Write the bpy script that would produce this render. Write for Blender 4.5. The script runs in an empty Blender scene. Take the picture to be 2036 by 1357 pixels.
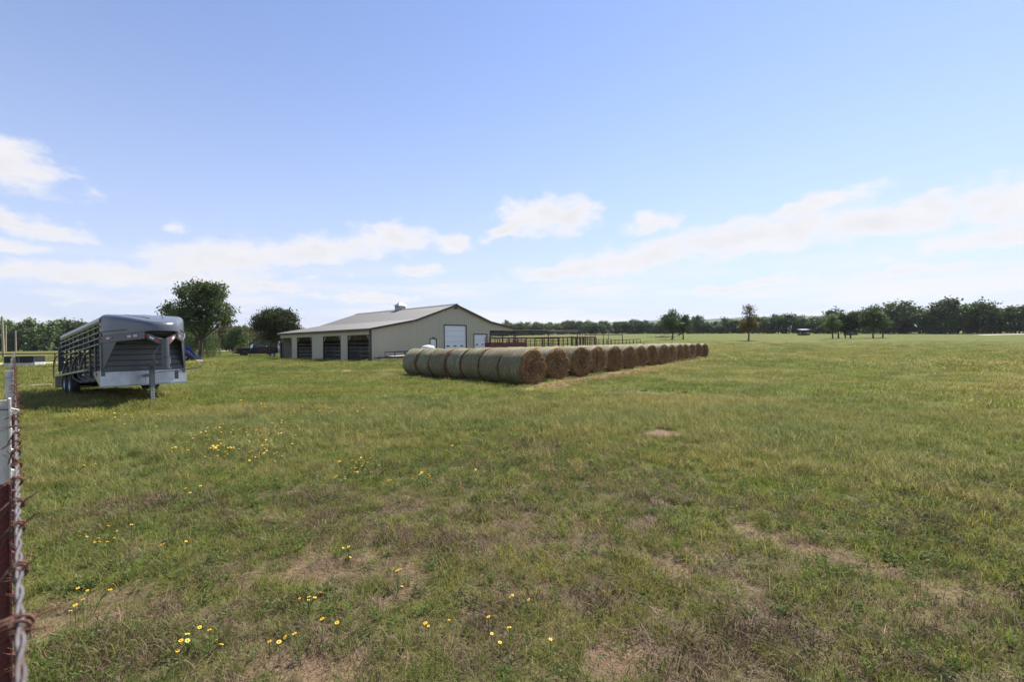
import bpy, bmesh, math, random
import numpy as np
from mathutils import Matrix, Vector

# ------------------------------------------------------------------ camera, sky, sun, exposure
sc = bpy.context.scene
R = math.radians
cam_d = bpy.data.cameras.new("camera"); cam = bpy.data.objects.new("camera", cam_d)
sc.collection.objects.link(cam); sc.camera = cam
cam_d.sensor_width = 36.0; cam_d.lens = 36.0*905/2036.0
cam_d.clip_start = 0.02; cam_d.clip_end = 20000
_p, _r = math.atan(4.5/905), R(0.7)
cam.matrix_world = (Matrix.Translation((0, 0, 1.6)) @ Matrix.Rotation(R(90)+_p, 4, 'X') @ Matrix.Rotation(-_r, 4, 'Z'))
cam_d.dof.use_dof = True; cam_d.dof.focus_distance = 14.0; cam_d.dof.aperture_fstop = 9.0

SUN_AZ, SUN_EL = R(47), R(55)            # azimuth measured from +X towards +Y
sun_vec = Vector((math.cos(SUN_AZ)*math.cos(SUN_EL), math.sin(SUN_AZ)*math.cos(SUN_EL), math.sin(SUN_EL)))
sun_d = bpy.data.lights.new("sun", 'SUN'); sun_d.energy = 5.0; sun_d.angle = R(0.55); sun_d.color = (1.0, 0.955, 0.88)
sun = bpy.data.objects.new("sun", sun_d); sc.collection.objects.link(sun)
sun.rotation_euler = (-sun_vec).to_track_quat('-Z', 'Y').to_euler()
sun.location = (60, 40, 90)

sc.view_settings.view_transform = 'Standard'; sc.view_settings.look = 'None'
sc.view_settings.gamma = 1.0; sc.view_settings.use_curve_mapping = False
sc.view_settings.exposure = 0.9

def build_world():
    w = bpy.data.worlds.new("World"); sc.world = w; w.use_nodes = True
    nt = w.node_tree; nt.nodes.clear(); N = nt.nodes.new; L = nt.links.new
    out = N('ShaderNodeOutputWorld'); bg = N('ShaderNodeBackground'); L(bg.outputs[0], out.inputs[0])
    bg.inputs['Strength'].default_value = 0.1015
    sky = N('ShaderNodeTexSky'); sky.sky_type = 'NISHITA'; sky.sun_disc = False
    sky.sun_elevation = SUN_EL; sky.sun_rotation = R(90) - SUN_AZ
    sky.altitude = 250; sky.air_density = 1.0; sky.dust_density = 0.05; sky.ozone_density = 1.3
    def math_(op, a, b=None, clamp=False):
        n = N('ShaderNodeMath'); n.operation = op; n.use_clamp = clamp
        for i, v in enumerate((a, b)):
            if v is None: continue
            if isinstance(v, (int, float)): n.inputs[i].default_value = v
            else: L(v, n.inputs[i])
        return n.outputs[0]
    def rng(v, a, b, c=0.0, d=1.0, mode='SMOOTHSTEP'):
        n = N('ShaderNodeMapRange'); n.interpolation_type = mode
        L(v, n.inputs['Value'])
        for k, x in zip(('From Min', 'From Max', 'To Min', 'To Max'), (a, b, c, d)): n.inputs[k].default_value = x
        return n.outputs[0]
    tc = N('ShaderNodeTexCoord'); sp = N('ShaderNodeSeparateXYZ'); L(tc.outputs['Generated'], sp.inputs[0])
    x, y, z = sp.outputs
    az = math_('ARCTAN2', x, y)
    el = math_('ARCTAN2', z, math_('SQRT', math_('ADD', math_('MULTIPLY', x, x), math_('MULTIPLY', y, y))))
    cb = N('ShaderNodeCombineXYZ'); L(az, cb.inputs[0]); L(el, cb.inputs[1])
    def noise(scale, detail, rough, sx, sy, off):
        m = N('ShaderNodeMapping'); m.inputs['Scale'].default_value = (sx, sy, 1); m.inputs['Location'].default_value = (off, off*0.7, off)
        L(cb.outputs[0], m.inputs[0])
        n = N('ShaderNodeTexNoise'); n.inputs['Scale'].default_value = scale; n.inputs['Detail'].default_value = detail
        n.inputs['Roughness'].default_value = rough; L(m.outputs[0], n.inputs['Vector']); return n
    # warped direction for ragged outlines
    wn = noise(10.0, 8, 0.62, 1, 1.6, 3.1)
    vs = N('ShaderNodeVectorMath'); vs.operation = 'SUBTRACT'; L(wn.outputs['Color'], vs.inputs[0]); vs.inputs[1].default_value = (.5, .5, .5)
    vm = N('ShaderNodeVectorMath'); vm.operation = 'MULTIPLY'; L(vs.outputs[0], vm.inputs[0]); vm.inputs[1].default_value = (.075, .045, 0)
    va = N('ShaderNodeVectorMath'); va.operation = 'ADD'; L(cb.outputs[0], va.inputs[0]); L(vm.outputs[0], va.inputs[1])
    # clouds: azimuth, elevation, half width, half height, tilt, softness weight
    clouds = [(-.86, .272, .10, .034, -.1), (-.74, .254, .025, .010, -.1), (-.85, .19, .125, .016, -.12), (-.88, .152, .12, .011, 0),
              (-.56, .165, .16, .030, .12), (-.40, .190, .17, .026, .10), (-.245, .226, .095, .030, .0), (-.13, .216, .05, .018, -.1),
              (-.203, .158, .065, .012, 0), (.06, .270, .105, .038, .06), (.13, .272, .075, .038, .05), (-.01, .245, .06, .014, .35),
              (.30, .243, .055, .016, .05), (.12, .160, .15, .017, .12), (.30, .180, .20, .030, .16), (.50, .200, .22, .035, .10),
              (.70, .203, .20, .030, .05), (.88, .195, .16, .028, .02), (.57, .245, .085, .015, .15), (.66, .258, .05, .010, .12),
              (.752, .237, .035, .009, 0), (.85, .155, .16, .018, .05), (-.70, .125, .25, .020, .05), (-.50, .115, .10, .012, 0),
              (-.30, .10, .12, .010, 0), (.18, .115, .12, .008, 0), (.45, .105, .15, .010, 0), (.72, .11, .12, .010, 0),
              (-0.338, 0.144, 0.015, 0.0063, 0), (-0.410, 0.142, 0.023, 0.0051, 0), (-0.486, 0.087, 0.026, 0.0059, 0), (-0.422, 0.105, 0.033, 0.0071, 0), (-0.326, 0.114, 0.024, 0.0052, 0), (-0.157, 0.127, 0.028, 0.0065, 0), (0.251, 0.111, 0.041, 0.0064, 0), (0.392, 0.132, 0.025, 0.0061, 0), (0.145, 0.128, 0.054, 0.0055, 0), (0.687, 0.131, 0.022, 0.0051, 0), (0.756, 0.106, 0.021, 0.0048, 0), (0.805, 0.078, 0.027, 0.0054, 0), (0.361, 0.105, 0.044, 0.0062, 0), (0.540, 0.120, 0.033, 0.0047, 0), (-0.632, 0.213, 0.019, 0.0080, 0), (-0.776, 0.069, 0.023, 0.0055, 0), (-0.536, 0.071, 0.033, 0.0057, 0), (0.472, 0.086, 0.053, 0.0049, 0), (0.646, 0.101, 0.042, 0.0053, 0), (0.826, 0.098, 0.020, 0.0045, 0),
              (1.25, .22, .20, .03, .1), (-1.3, .25, .22, .04, 0), (1.9, .3, .25, .05, .1), (-2.1, .28, .3, .05, 0), (2.7, .24, .3, .04, 0)]
    cur = None
    for a, e, ra, re, t in clouds:
        m = N('ShaderNodeMapping'); m.vector_type = 'TEXTURE'
        m.inputs['Location'].default_value = (a, e, 0); m.inputs['Rotation'].default_value = (0, 0, t)
        m.inputs['Scale'].default_value = (ra*1.06, re*1.28, 1)
        L(va.outputs[0], m.inputs[0])
        ln = N('ShaderNodeVectorMath'); ln.operation = 'LENGTH'; L(m.outputs[0], ln.inputs[0])
        lo = ln.outputs['Value']
        if ra < .06 and re < .0135: lo = math_('ADD', math_('MULTIPLY', lo, .62), .52)
        if cur is None: cur = lo
        else:
            n = N('ShaderNodeMath'); n.operation = 'SMOOTH_MIN'; n.inputs[2].default_value = 0.35
            L(cur, n.inputs[0]); L(lo, n.inputs[1]); cur = n.outputs[0]
    fine = noise(26.0, 6, 0.6, 1, 1.9, 7.7)
    body = math_('ADD', math_('SUBTRACT', 1.12, cur), math_('MULTIPLY', math_('SUBTRACT', fine.outputs['Fac'], 0.5), 1.5))
    dens = rng(body, 0.0, 0.75)
    # thin streaks lying over the horizon, all the way round
    st = noise(3.2, 6, 0.6, 1.0, 9.0, 1.3)
    stk = rng(st.outputs['Fac'], 0.42, 0.62)
    band = math_('MULTIPLY', rng(el, 0.0, 0.05), rng(el, 0.20, 0.06))
    streak = math_('MULTIPLY', math_('MULTIPLY', stk, band), 0.9)
    dens = math_('MULTIPLY', dens, 0.96)
    tot = math_('MAXIMUM', dens, streak, True)
    # cloud tone: bright rims, faintly grey hearts
    g = noise(12.0, 4, 0.55, 1, 1.8, 11.0)
    tone = math_('SUBTRACT', 1.0, math_('MULTIPLY', math_('MULTIPLY', rng(body, .35, 1.3), rng(g.outputs['Fac'], .3, .6)), 0.11))
    cc = N('ShaderNodeMix'); cc.data_type = 'RGBA'; cc.blend_type = 'MULTIPLY'; cc.inputs['Factor'].default_value = 1
    cc.inputs['A'].default_value = (4.85, 4.8, 4.95, 1)
    tcol = N('ShaderNodeCombineXYZ'); [L(tone, tcol.inputs[i]) for i in range(3)]
    L(tcol.outputs[0], cc.inputs['B'])
    # moisture veil whitening the sky towards the horizon, the same all the way round
    tint = N('ShaderNodeMix'); tint.data_type = 'RGBA'; tint.blend_type = 'MULTIPLY'; tint.inputs['Factor'].default_value = 1
    L(sky.outputs[0], tint.inputs['A']); tint.inputs['B'].default_value = (1.07, .99, 1.08, 1)
    veil = N('ShaderNodeMix'); veil.data_type = 'RGBA'; L(tint.outputs['Result'], veil.inputs['A']); veil.inputs['B'].default_value = (3.2, 3.55, 4.55, 1)
    L(math_('POWER', rng(el, .80, .0, mode='LINEAR'), 2.4), veil.inputs['Factor'])
    mx = N('ShaderNodeMix'); mx.data_type = 'RGBA'; L(tot, mx.inputs['Factor'])
    L(veil.outputs['Result'], mx.inputs['A']); L(cc.outputs['Result'], mx.inputs['B'])
    L(mx.outputs['Result'], bg.inputs['Color'])
build_world()
sc.world.cycles.sampling_method = 'MANUAL'; sc.world.cycles.sample_map_resolution = 512

# ------------------------------------------------------------------ helpers
COL = sc.collection
rnd = random.Random(7)

def hash2(ix, iy, seed):
    h = (ix.astype(np.int64)*374761393 + iy.astype(np.int64)*668265263 + seed*1274126177) & 0xffffffff
    h = ((h ^ (h >> 13))*1274126177) & 0xffffffff
    return ((h ^ (h >> 16)) & 0xffff)/65535.0
def vnoise(x, y, seed=0):
    x0 = np.floor(x); y0 = np.floor(y); fx = x-x0; fy = y-y0
    fx = fx*fx*(3-2*fx); fy = fy*fy*(3-2*fy)
    a = hash2(x0, y0, seed); b = hash2(x0+1, y0, seed); c = hash2(x0, y0+1, seed); d = hash2(x0+1, y0+1, seed)
    return (a*(1-fx)+b*fx)*(1-fy)+(c*(1-fx)+d*fx)*fy
def fbm(x, y, seed=0, oct=4):
    s = np.zeros_like(x); a = 0.5; t = 0
    for o in range(oct):
        s += a*vnoise(x*2**o, y*2**o, seed+o*17); t += a; a *= .55
    return s/t
def sstep(a, b, v):
    t = np.clip((v-a)/(b-a), 0, 1); return t*t*(3-2*t)

def terr(x, y):
    x = np.asarray(x, float); y = np.asarray(y, float)
    a = x/np.maximum(y, 1.0)
    s = .006 + .021*sstep(-.6, .15, a)
    t = np.clip(np.minimum(y, 430.0)-45, 0, None)
    far = sstep(30, 90, np.hypot(x, y))
    return s*t*t/(t+15+1e-6) + .05*(fbm(x*.25+40, y*.25+40, 5, 3)-.5)*(1-far) + far*.5*(fbm(x*.02+9, y*.02+4, 8, 2)-.5)
def tz(x, y): return float(terr(np.array([x]), np.array([y]))[0])

class MB:
    def __init__(s): s.v = []; s.f = []; s.m = []
    def add(s, vs, fs, mi=0):
        o = len(s.v); s.v += [tuple(p) for p in vs]; s.f += [tuple(i+o for i in f) for f in fs]; s.m += [mi]*len(fs); return s
    def box(s, a, b, mi=0):
        x0, y0, z0 = a; x1, y1, z1 = b
        return s.add([(x0,y0,z0),(x1,y0,z0),(x1,y1,z0),(x0,y1,z0),(x0,y0,z1),(x1,y0,z1),(x1,y1,z1),(x0,y1,z1)],
                     [(0,3,2,1),(4,5,6,7),(0,1,5,4),(1,2,6,5),(2,3,7,6),(3,0,4,7)], mi)
    def beam(s, p, q, w, h, mi=0, up=(0,0,1)):
        p = Vector(p); q = Vector(q); d = (q-p).normalized(); u = Vector(up)
        if abs(d.dot(u)) > .98: u = Vector((1,0,0))
        r = d.cross(u).normalized()*w/2; u = r.cross(d).normalized()*h/2
        return s.add([p-r-u, p+r-u, p+r+u, p-r+u, q-r-u, q+r-u, q+r+u, q-r+u],
                     [(0,1,2,3),(7,6,5,4),(0,4,5,1),(1,5,6,2),(2,6,7,3),(3,7,4,0)], mi)
    def tube(s, pts, r, n=8, mi=0, cap=True):
        pts = [Vector(p) for p in pts]; rs = r if isinstance(r, (list, tuple)) else [r]*len(pts)
        o = len(s.v); u = None
        for i, p in enumerate(pts):
            d = (pts[min(i+1, len(pts)-1)]-pts[max(i-1, 0)])
            if d.length < 1e-9: d = Vector((0,0,1))
            d.normalize()
            if u is None:
                u = d.cross(Vector((0,0,1)))
                if u.length < .05: u = d.cross(Vector((1,0,0)))
            u = (u-d*u.dot(d))
            if u.length < 1e-6: u = d.orthogonal()
            u.normalize(); v = d.cross(u)
            for k in range(n):
                a = 2*math.pi*k/n; s.v.append(tuple(p+(u*math.cos(a)+v*math.sin(a))*rs[i]))
        for i in range(len(pts)-1):
            for k in range(n):
                a = o+i*n+k; b = o+i*n+(k+1)%n; s.f.append((a, b, b+n, a+n)); s.m.append(mi)
        if cap:
            s.f.append(tuple(o+k for k in range(n))[::-1]); s.m.append(mi)
            e = o+(len(pts)-1)*n; s.f.append(tuple(e+k for k in range(n))); s.m.append(mi)
        return s
    def prism(s, poly, vec, mi=0):
        n = len(poly); vec = Vector(vec); a = [Vector(p) for p in poly]; b = [p+vec for p in a]
        return s.add(a+b, [tuple(range(n))[::-1], tuple(range(n, 2*n))]+[(i, (i+1)%n, n+(i+1)%n, n+i) for i in range(n)], mi)
    def lathe(s, prof, c, axis='Y', n=24, mi=0):
        o = len(s.v); c = Vector(c)
        for (a, r) in prof:
            for k in range(n):
                t = 2*math.pi*k/n; q = (math.cos(t)*r, math.sin(t)*r)
                P = {'Y': (q[0], a, q[1]), 'X': (a, q[0], q[1]), 'Z': (q[0], q[1], a)}[axis]
                s.v.append(tuple(c+Vector(P)))
        for i in range(len(prof)-1):
            for k in range(n):
                s.f.append((o+i*n+k, o+i*n+(k+1)%n, o+(i+1)*n+(k+1)%n, o+(i+1)*n+k)); s.m.append(mi)
        return s
    def mesh(s, name, mats, smooth=False):
        me = bpy.data.meshes.new(name); me.from_pydata(s.v, [], s.f)
        for m in (mats if isinstance(mats, (list, tuple)) else [mats]): me.materials.append(m)
        me.polygons.foreach_set('material_index', s.m)
        bm = bmesh.new(); bm.from_mesh(me); bmesh.ops.recalc_face_normals(bm, faces=bm.faces); bm.to_mesh(me); bm.free()
        if smooth:
            me.polygons.foreach_set('use_smooth', [True]*len(me.polygons))
            try: me.set_sharp_from_angle(angle=R(38))
            except Exception: pass
        me.update(); return me
    def build(s, name, mats, parent=None, smooth=False, bevel=0):
        o = link(name, s.mesh(name, mats, smooth), parent)
        if bevel:
            b = o.modifiers.new('bevel', 'BEVEL'); b.width = bevel; b.segments = 2; b.limit_method = 'ANGLE'; b.angle_limit = R(40)
        return o

def link(name, data, parent=None):
    o = bpy.data.objects.new(name, data); COL.objects.link(o)
    if parent is not None: o.parent = parent
    return o
def tag(o, label=None, cat=None, group=None, kind=None):
    if label: o['label'] = label
    if cat: o['category'] = cat
    if group: o['group'] = group
    if kind: o['kind'] = kind
    return o
def empty(name, loc, rz=0, label=None, cat=None, group=None):
    o = bpy.data.objects.new(name, None); COL.objects.link(o); o.empty_display_size = .3
    o.location = loc; o.rotation_euler = (0, 0, rz); return tag(o, label, cat, group)
def copy_tree(o, parent=None):
    c = o.copy(); COL.objects.link(c)
    if parent is not None: c.parent = parent
    for ch in [k for k in o.children]: copy_tree(ch, c)
    return c
def npmesh(name, V, F, mats, smooth=False, mi=None):
    """V (n,3), F (m,k) arrays, every face k sided"""
    me = bpy.data.meshes.new(name); V = np.asarray(V, np.float32); F = np.asarray(F, np.int32); k = F.shape[1]
    me.vertices.add(len(V)); me.vertices.foreach_set('co', V.ravel())
    me.loops.add(F.size); me.loops.foreach_set('vertex_index', F.ravel())
    me.polygons.add(len(F)); me.polygons.foreach_set('loop_start', np.arange(0, F.size, k, dtype=np.int32))
    if smooth: me.polygons.foreach_set('use_smooth', np.ones(len(F), bool))
    for m in (mats if isinstance(mats, (list, tuple)) else [mats]): me.materials.append(m)
    if mi is not None: me.polygons.foreach_set('material_index', np.asarray(mi, np.int32))
    me.update(calc_edges=True); me.validate(); return me

# ------------------------------------------------------------------ materials
def M(name, col, rough=.6, metal=0., var=.12, scale=6., bump=0., bscale=60., spec=.5, stretch=(1,1,1), col2=None, object_space=True):
    m = bpy.data.materials.new(name); m.use_nodes = True; nt = m.node_tree; N = nt.nodes.new; L = nt.links.new
    b = nt.nodes['Principled BSDF']; b.inputs['Roughness'].default_value = rough; b.inputs['Metallic'].default_value = metal
    b.inputs['Specular IOR Level'].default_value = spec
    tc = N('ShaderNodeTexCoord'); mp = N('ShaderNodeMapping'); mp.inputs['Scale'].default_value = stretch
    L(tc.outputs['Object'], mp.inputs[0])
    n = N('ShaderNodeTexNoise'); n.inputs['Scale'].default_value = scale; n.inputs['Detail'].default_value = 5; n.inputs['Roughness'].default_value = .65
    L(mp.outputs[0], n.inputs['Vector'])
    mx = N('ShaderNodeMix'); mx.data_type = 'RGBA'
    c = col
    if col2 is None:
        mx.inputs['A'].default_value = tuple(v*(1-var) for v in c)+(1,); mx.inputs['B'].default_value = tuple(min(1, v*(1+var)) for v in c)+(1,)
    else:
        mx.inputs['A'].default_value = tuple(c)+(1,); mx.inputs['B'].default_value = tuple(col2)+(1,)
    mr = N('ShaderNodeMapRange'); mr.inputs['From Min'].default_value = .32; mr.inputs['From Max'].default_value = .68
    L(n.outputs['Fac'], mr.inputs['Value']); L(mr.outputs[0], mx.inputs['Factor']); L(mx.outputs['Result'], b.inputs['Base Color'])
    if bump:
        n2 = N('ShaderNodeTexNoise'); n2.inputs['Scale'].default_value = bscale; n2.inputs['Detail'].default_value = 3
        L(mp.outputs[0], n2.inputs['Vector'])
        bp = N('ShaderNodeBump'); bp.inputs['Strength'].default_value = bump; bp.inputs['Distance'].default_value = .02
        L(n2.outputs['Fac'], bp.inputs['Height']); L(bp.outputs[0], b.inputs['Normal'])
    return m

def leaf_mat(name, c1, c2, c3, trans=.35, world_scale=.35, patch=False):
    """two greens by world patches, third tone by single leaf"""
    m = bpy.data.materials.new(name); m.use_nodes = True; nt = m.node_tree; nt.nodes.clear(); N = nt.nodes.new; L = nt.links.new
    out = N('ShaderNodeOutputMaterial'); mix = N('ShaderNodeMixShader'); L(mix.outputs[0], out.inputs[0])
    p = N('ShaderNodeBsdfPrincipled'); p.inputs['Roughness'].default_value = .55; p.inputs['Specular IOR Level'].default_value = .14
    t = N('ShaderNodeBsdfTranslucent'); mix.inputs[0].default_value = trans; L(p.outputs[0], mix.inputs[1]); L(t.outputs[0], mix.inputs[2])
    oi = N('ShaderNodeObjectInfo'); g = N('ShaderNodeNewGeometry')
    n = N('ShaderNodeTexNoise'); n.inputs['Scale'].default_value = world_scale; n.inputs['Detail'].default_value = 4; n.inputs['Roughness'].default_value = .6
    L(g.outputs['Position'], n.inputs['Vector'])
    mr = N('ShaderNodeMapRange'); mr.inputs['From Min'].default_value = .38; mr.inputs['From Max'].default_value = .62; L(n.outputs['Fac'], mr.inputs[0])
    a = N('ShaderNodeMix'); a.data_type = 'RGBA'; a.inputs['A'].default_value = (*c1, 1); a.inputs['B'].default_value = (*c2, 1); L(mr.outputs[0], a.inputs['Factor'])
    r = N('ShaderNodeMath'); r.operation = 'POWER'; L(g.outputs['Random Per Island'], r.inputs[0]); r.inputs[1].default_value = 2.2
    b = N('ShaderNodeMix'); b.data_type = 'RGBA'; b.inputs['B'].default_value = (*c3, 1); L(a.outputs['Result'], b.inputs['A']); L(r.outputs[0], b.inputs['Factor'])
    h = N('ShaderNodeHueSaturation'); v = N('ShaderNodeMapRange'); v.inputs['To Min'].default_value = .72; v.inputs['To Max'].default_value = 1.3
    L(oi.outputs['Random'], v.inputs[0]); L(v.outputs[0], h.inputs['Value']); L(b.outputs['Result'], h.inputs['Color'])
    col = h.outputs[0]
    if patch:      # broad drifts of paler, drier and of greener growth across the field
        mp = N('ShaderNodeMapping'); mp.inputs['Scale'].default_value = (.55, 1.5, 1); L(g.outputs['Position'], mp.inputs[0])
        n2 = N('ShaderNodeTexNoise'); n2.inputs['Scale'].default_value = .16; n2.inputs['Detail'].default_value = 5; n2.inputs['Roughness'].default_value = .6; L(mp.outputs[0], n2.inputs['Vector'])
        m2 = N('ShaderNodeMapRange'); m2.inputs['From Min'].default_value = .36; m2.inputs['From Max'].default_value = .64; L(n2.outputs['Fac'], m2.inputs[0])
        q = N('ShaderNodeMix'); q.data_type = 'RGBA'; q.inputs['A'].default_value = (.78, .92, .80, 1); q.inputs['B'].default_value = (1.38, 1.16, 1.05, 1); L(m2.outputs[0], q.inputs['Factor'])
        w = N('ShaderNodeMix'); w.data_type = 'RGBA'; w.blend_type = 'MULTIPLY'; w.inputs['Factor'].default_value = 1; L(col, w.inputs['A']); L(q.outputs['Result'], w.inputs['B']); col = w.outputs['Result']
    L(col, p.inputs['Base Color']); L(col, t.inputs['Color'])
    return m

grey_paint = M('grey_paint', (.085, .091, .10), .32, .25, .10, 5, .05, 90)
grey_dark = M('grey_dark_paint', (.05, .053, .06), .45, .2, .15, 8, .1, 60)
nose_paint = M('nose_paint', (.115, .12, .135), .30, .35, .08, 2.5)
def plate_mat():
    m = M('tread_plate', (.50, .52, .55), .36, .8, .14, 4)
    nt = m.node_tree; N = nt.nodes.new; L = nt.links.new; b = nt.nodes['Principled BSDF']
    tc = N('ShaderNodeTexCoord'); mp = N('ShaderNodeMapping'); mp.inputs['Rotation'].default_value = (R(45), 0, 0); L(tc.outputs['Object'], mp.inputs[0])
    ck = N('ShaderNodeTexChecker'); ck.inputs['Scale'].default_value = 26; L(mp.outputs[0], ck.inputs[0])
    bp = N('ShaderNodeBump'); bp.inputs['Strength'].default_value = .8; bp.inputs['Distance'].default_value = .01; L(ck.outputs['Fac'], bp.inputs['Height']); L(bp.outputs[0], b.inputs['Normal'])
    return m
plate = plate_mat()
rail_olive = M('rail_olive', (.34, .35, .22), .4, .3, .2, 5)
tyre = M('tyre_rubber', (.022, .022, .023), .8, 0, .3, 9, .3, 80)
rim_white = M('rim_white', (.62, .67, .72), .4, .2, .12, 6)
red_tape = M('red_tape', (.45, .03, .03), .35, 0, .15, 12)
white_tape = M('white_tape', (.78, .79, .80), .35, 0, .06, 12)
tape_ink = M('tape_ink', (.12, .13, .2), .5)
lamp_red = M('lamp_red', (.38, .03, .02), .2)
black_metal = M('black_metal', (.022, .022, .025), .5, .1, .3, 8, .2, 50)
rust = M('rust', (.10, .045, .030), .85, .1, 0, 30, .5, 120, col2=(.17, .075, .045))
wire_grey = M('wire_galvanised', (.17, .165, .17), .62, .3, 0, 60, .2, 200, col2=(.12, .085, .07))
post_white = M('post_white', (.66, .64, .58), .7, 0, 0, 14, .3, 90, col2=(.54, .50, .43))
post_red = M('post_red', (.15, .028, .022), .75, 0, 0, 22, .4, 90, col2=(.10, .03, .025))
beige = M('barn_beige', (.455, .405, .30), .5, .0, .015, 1.2, .0, 30, stretch=(1, 1, .15))
roof_m = M('roof_galvalume', (.155, .142, .132), .55, .0, .10, .7, .04, 20, stretch=(1, 3, 1))
trim_brown = M('trim_brown', (.045, .036, .032), .5, .1, .15, 5)
door_white = M('door_white', (.74, .75, .77), .5, 0, .03, 2)
glass_dark = M('glass_dark', (.02, .025, .03), .08, 0, .1, 3, spec=.8)
glass_blue = M('glass_blue', (.10, .14, .20), .08, 0, .1, 3, spec=.8)
galv = M('galvanised', (.30, .31, .31), .38, .6, .1, 5)
wood_dark = M('wood_dark', (.10, .075, .055), .85, 0, .25, 4, .3, 30, stretch=(1, 1, .2))
gate_grey = M('gate_steel', (.20, .20, .20), .45, .5, .2, 8)
pipe_rust = M('pipe_maroon', (.085, .035, .03), .75, .1, 0, 5, .3, 60, col2=(.13, .055, .04))
pipe_dark = M('pipe_dark', (.045, .032, .028), .75, .1, .3, 5)
panel_maroon = M('panel_maroon', (.15, .035, .033), .6, .05, .2, 3, .1, 40)
truck_paint = M('truck_paint', (.010, .010, .012), .35, .0, .1, 5, spec=.35)
truck_red = M('cart_paint', (.035, .012, .012), .5, .1, .3, 5)
tail_red = M('tail_red', (.22, .01, .012), .25)
white_paint = M('white_paint', (.72, .74, .77), .4, 0, .05, 4)
white_poly = M('white_poly', (.80, .80, .78), .5, 0, .04, 4)
blue_paint = M('tractor_blue', (.012, .045, .30), .35, .05, .15, 5)
pole_wood = M('pole_wood', (.25, .18, .125), .9, 0, 0, 3, .5, 30, stretch=(6, 6, .4), col2=(.36, .29, .22))
plank_wood = M('plank_wood', (.34, .26, .16), .9, 0, .25, 5, .4, 40, stretch=(.5, 6, 6))
gravel_m = M('gravel', (.42, .37, .30), .95, 0, 0, 1.2, .8, 25, col2=(.55, .50, .42))
bark = M('bark', (.075, .058, .045), .95, 0, .3, 3, .8, 12, stretch=(3, 3, .5))
dead_brush = M('brush_wood', (.13, .10, .08), .95, 0, .3, 3)
tarp_black = M('mesh_black', (.014, .014, .016), .7, 0, .2, 6)
steel_pale = M('pale_steel', (.55, .62, .63), .5, .1, .08, 4)
soil_dark = M('dung', (.050, .036, .025), 1, 0, .3, 20, .6, 60, spec=.05)

# ------------------------------------------------------------------ ground
PATCH = [  # bare soil patches: x, y, rx, ry, angle, strength  (metres)
]
def px_ground(px, py):
    """where a line of sight over flat pasture meets the ground (used once, to lay out patches and plants)"""
    h = 683 - .0122*(px-1018); dy = (1.6/(max(py-h, 2))*905); return (px-1018)/905*dy, dy
for (px, py, rx, ry, ang, st) in [(600, 1130, .62, .30, .35, .9), (470, 1165, .45, .2, .4, .8), (1600, 1085, .17, .62, .65, .85), (1340, 1130, .2, .16, 0, .7),
        (1325, 862, .34, .34, 0, 1.35), (1368, 885, .22, .25, 0, .9), (1665, 932, .5, .22, 0, .8), (1990, 985, .5, .3, 0, .5),
        (200, 1200, .8, .35, .2, .55), (560, 1330, .5, .16, 0, .7), (60, 850, .9, 1.4, .7, .55), (470, 875, .4, .6, 0, .5),
        (1110, 800, .8, .6, 0, .6), (880, 820, 1.2, .5, 0, .4), (1240, 1290, .25, .15, 0, .8), (1460, 690, 4, 1.6, .9, .3),
        (700, 738, 5.5, 1.3, .1, .85), (440, 736, 4.0, .8, .1, .7), (640, 745, 5, .8, .1, .5), (790, 1140, .25, .4, .3, .5), (1880, 1180, .6, .25, .3, .45),
        (1250, 780, .9, .5, .2, .7), (1330, 783, .9, .45, .1, .6), (1400, 785, .7, .4, .1, .55)]:
    gx, gy = px_ground(px, py); PATCH.append((gx, gy, rx, ry, ang, st))
PATCH += [(-75, 128, 22, 6, .2, 1.0), (-58, 125, 10, 4, .1, .8), (225, 168, 30, 3, .1, .7), (60, 95, 30, 2, .12, .35), (100, 120, 40, 2.5, .05, .35)]
STRAW = [(0.95, 16.5), (17.9, 41.2)]       # line of the bale faces

def cover(x, y):
    """soil, dry, straw, lush factors of the pasture at x, y"""
    soil = np.zeros_like(x)
    wob = fbm(x*2.3+7, y*2.3, 21, 4)-.5
    for (cx, cy, rx, ry, a, st) in PATCH:
        dx = x-cx; dy = y-cy; u = dx*math.cos(a)+dy*math.sin(a); v = -dx*math.sin(a)+dy*math.cos(a)
        q = np.sqrt((u/rx)**2+(v/ry)**2)
        soil = np.maximum(soil, st*sstep(1.25, .25, q+wob*2.0))
    r = np.hypot(x, y)
    n1 = fbm(x*.55+3, y*.55+1, 31, 5); n2 = fbm(x*.14, y*.14+9, 41, 4); n3 = fbm(x*1.7, y*1.7, 51, 4)
    near = sstep(9.5, 3.5, r)
    soil = np.maximum(soil, sstep(.68-.05*near, .86-.05*near, n1*.6+n3*.4)*(.30+.4*near))
    dry = sstep(.47, .70, n1*.5+n3*.5)*(.22+.50*near) + sstep(.50, .74, n2)*.28
    left = sstep(1.5, -4.5, x)*near
    dry = np.clip(dry+left*.22*sstep(.35, .6, n3)+.35*near*sstep(.35, .6, fbm(x*4.1, y*4.1, 57, 3)), 0, 1)
    lush = sstep(.45, .68, fbm(x*.35+20, y*.35+5, 61, 4))
    (ax, ay), (bx, by) = STRAW
    L2 = (bx-ax)**2+(by-ay)**2; t = np.clip(((x-ax)*(bx-ax)+(y-ay)*(by-ay))/L2, -.02, 1.12)
    d = np.hypot(x-(ax+t*(bx-ax)), y-(ay+t*(by-ay)))
    straw = sstep(.80, .25, d+wob*.9+.2*(t > 1.0))
    return np.clip(soil, 0, 1.4), dry, straw, lush

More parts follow.
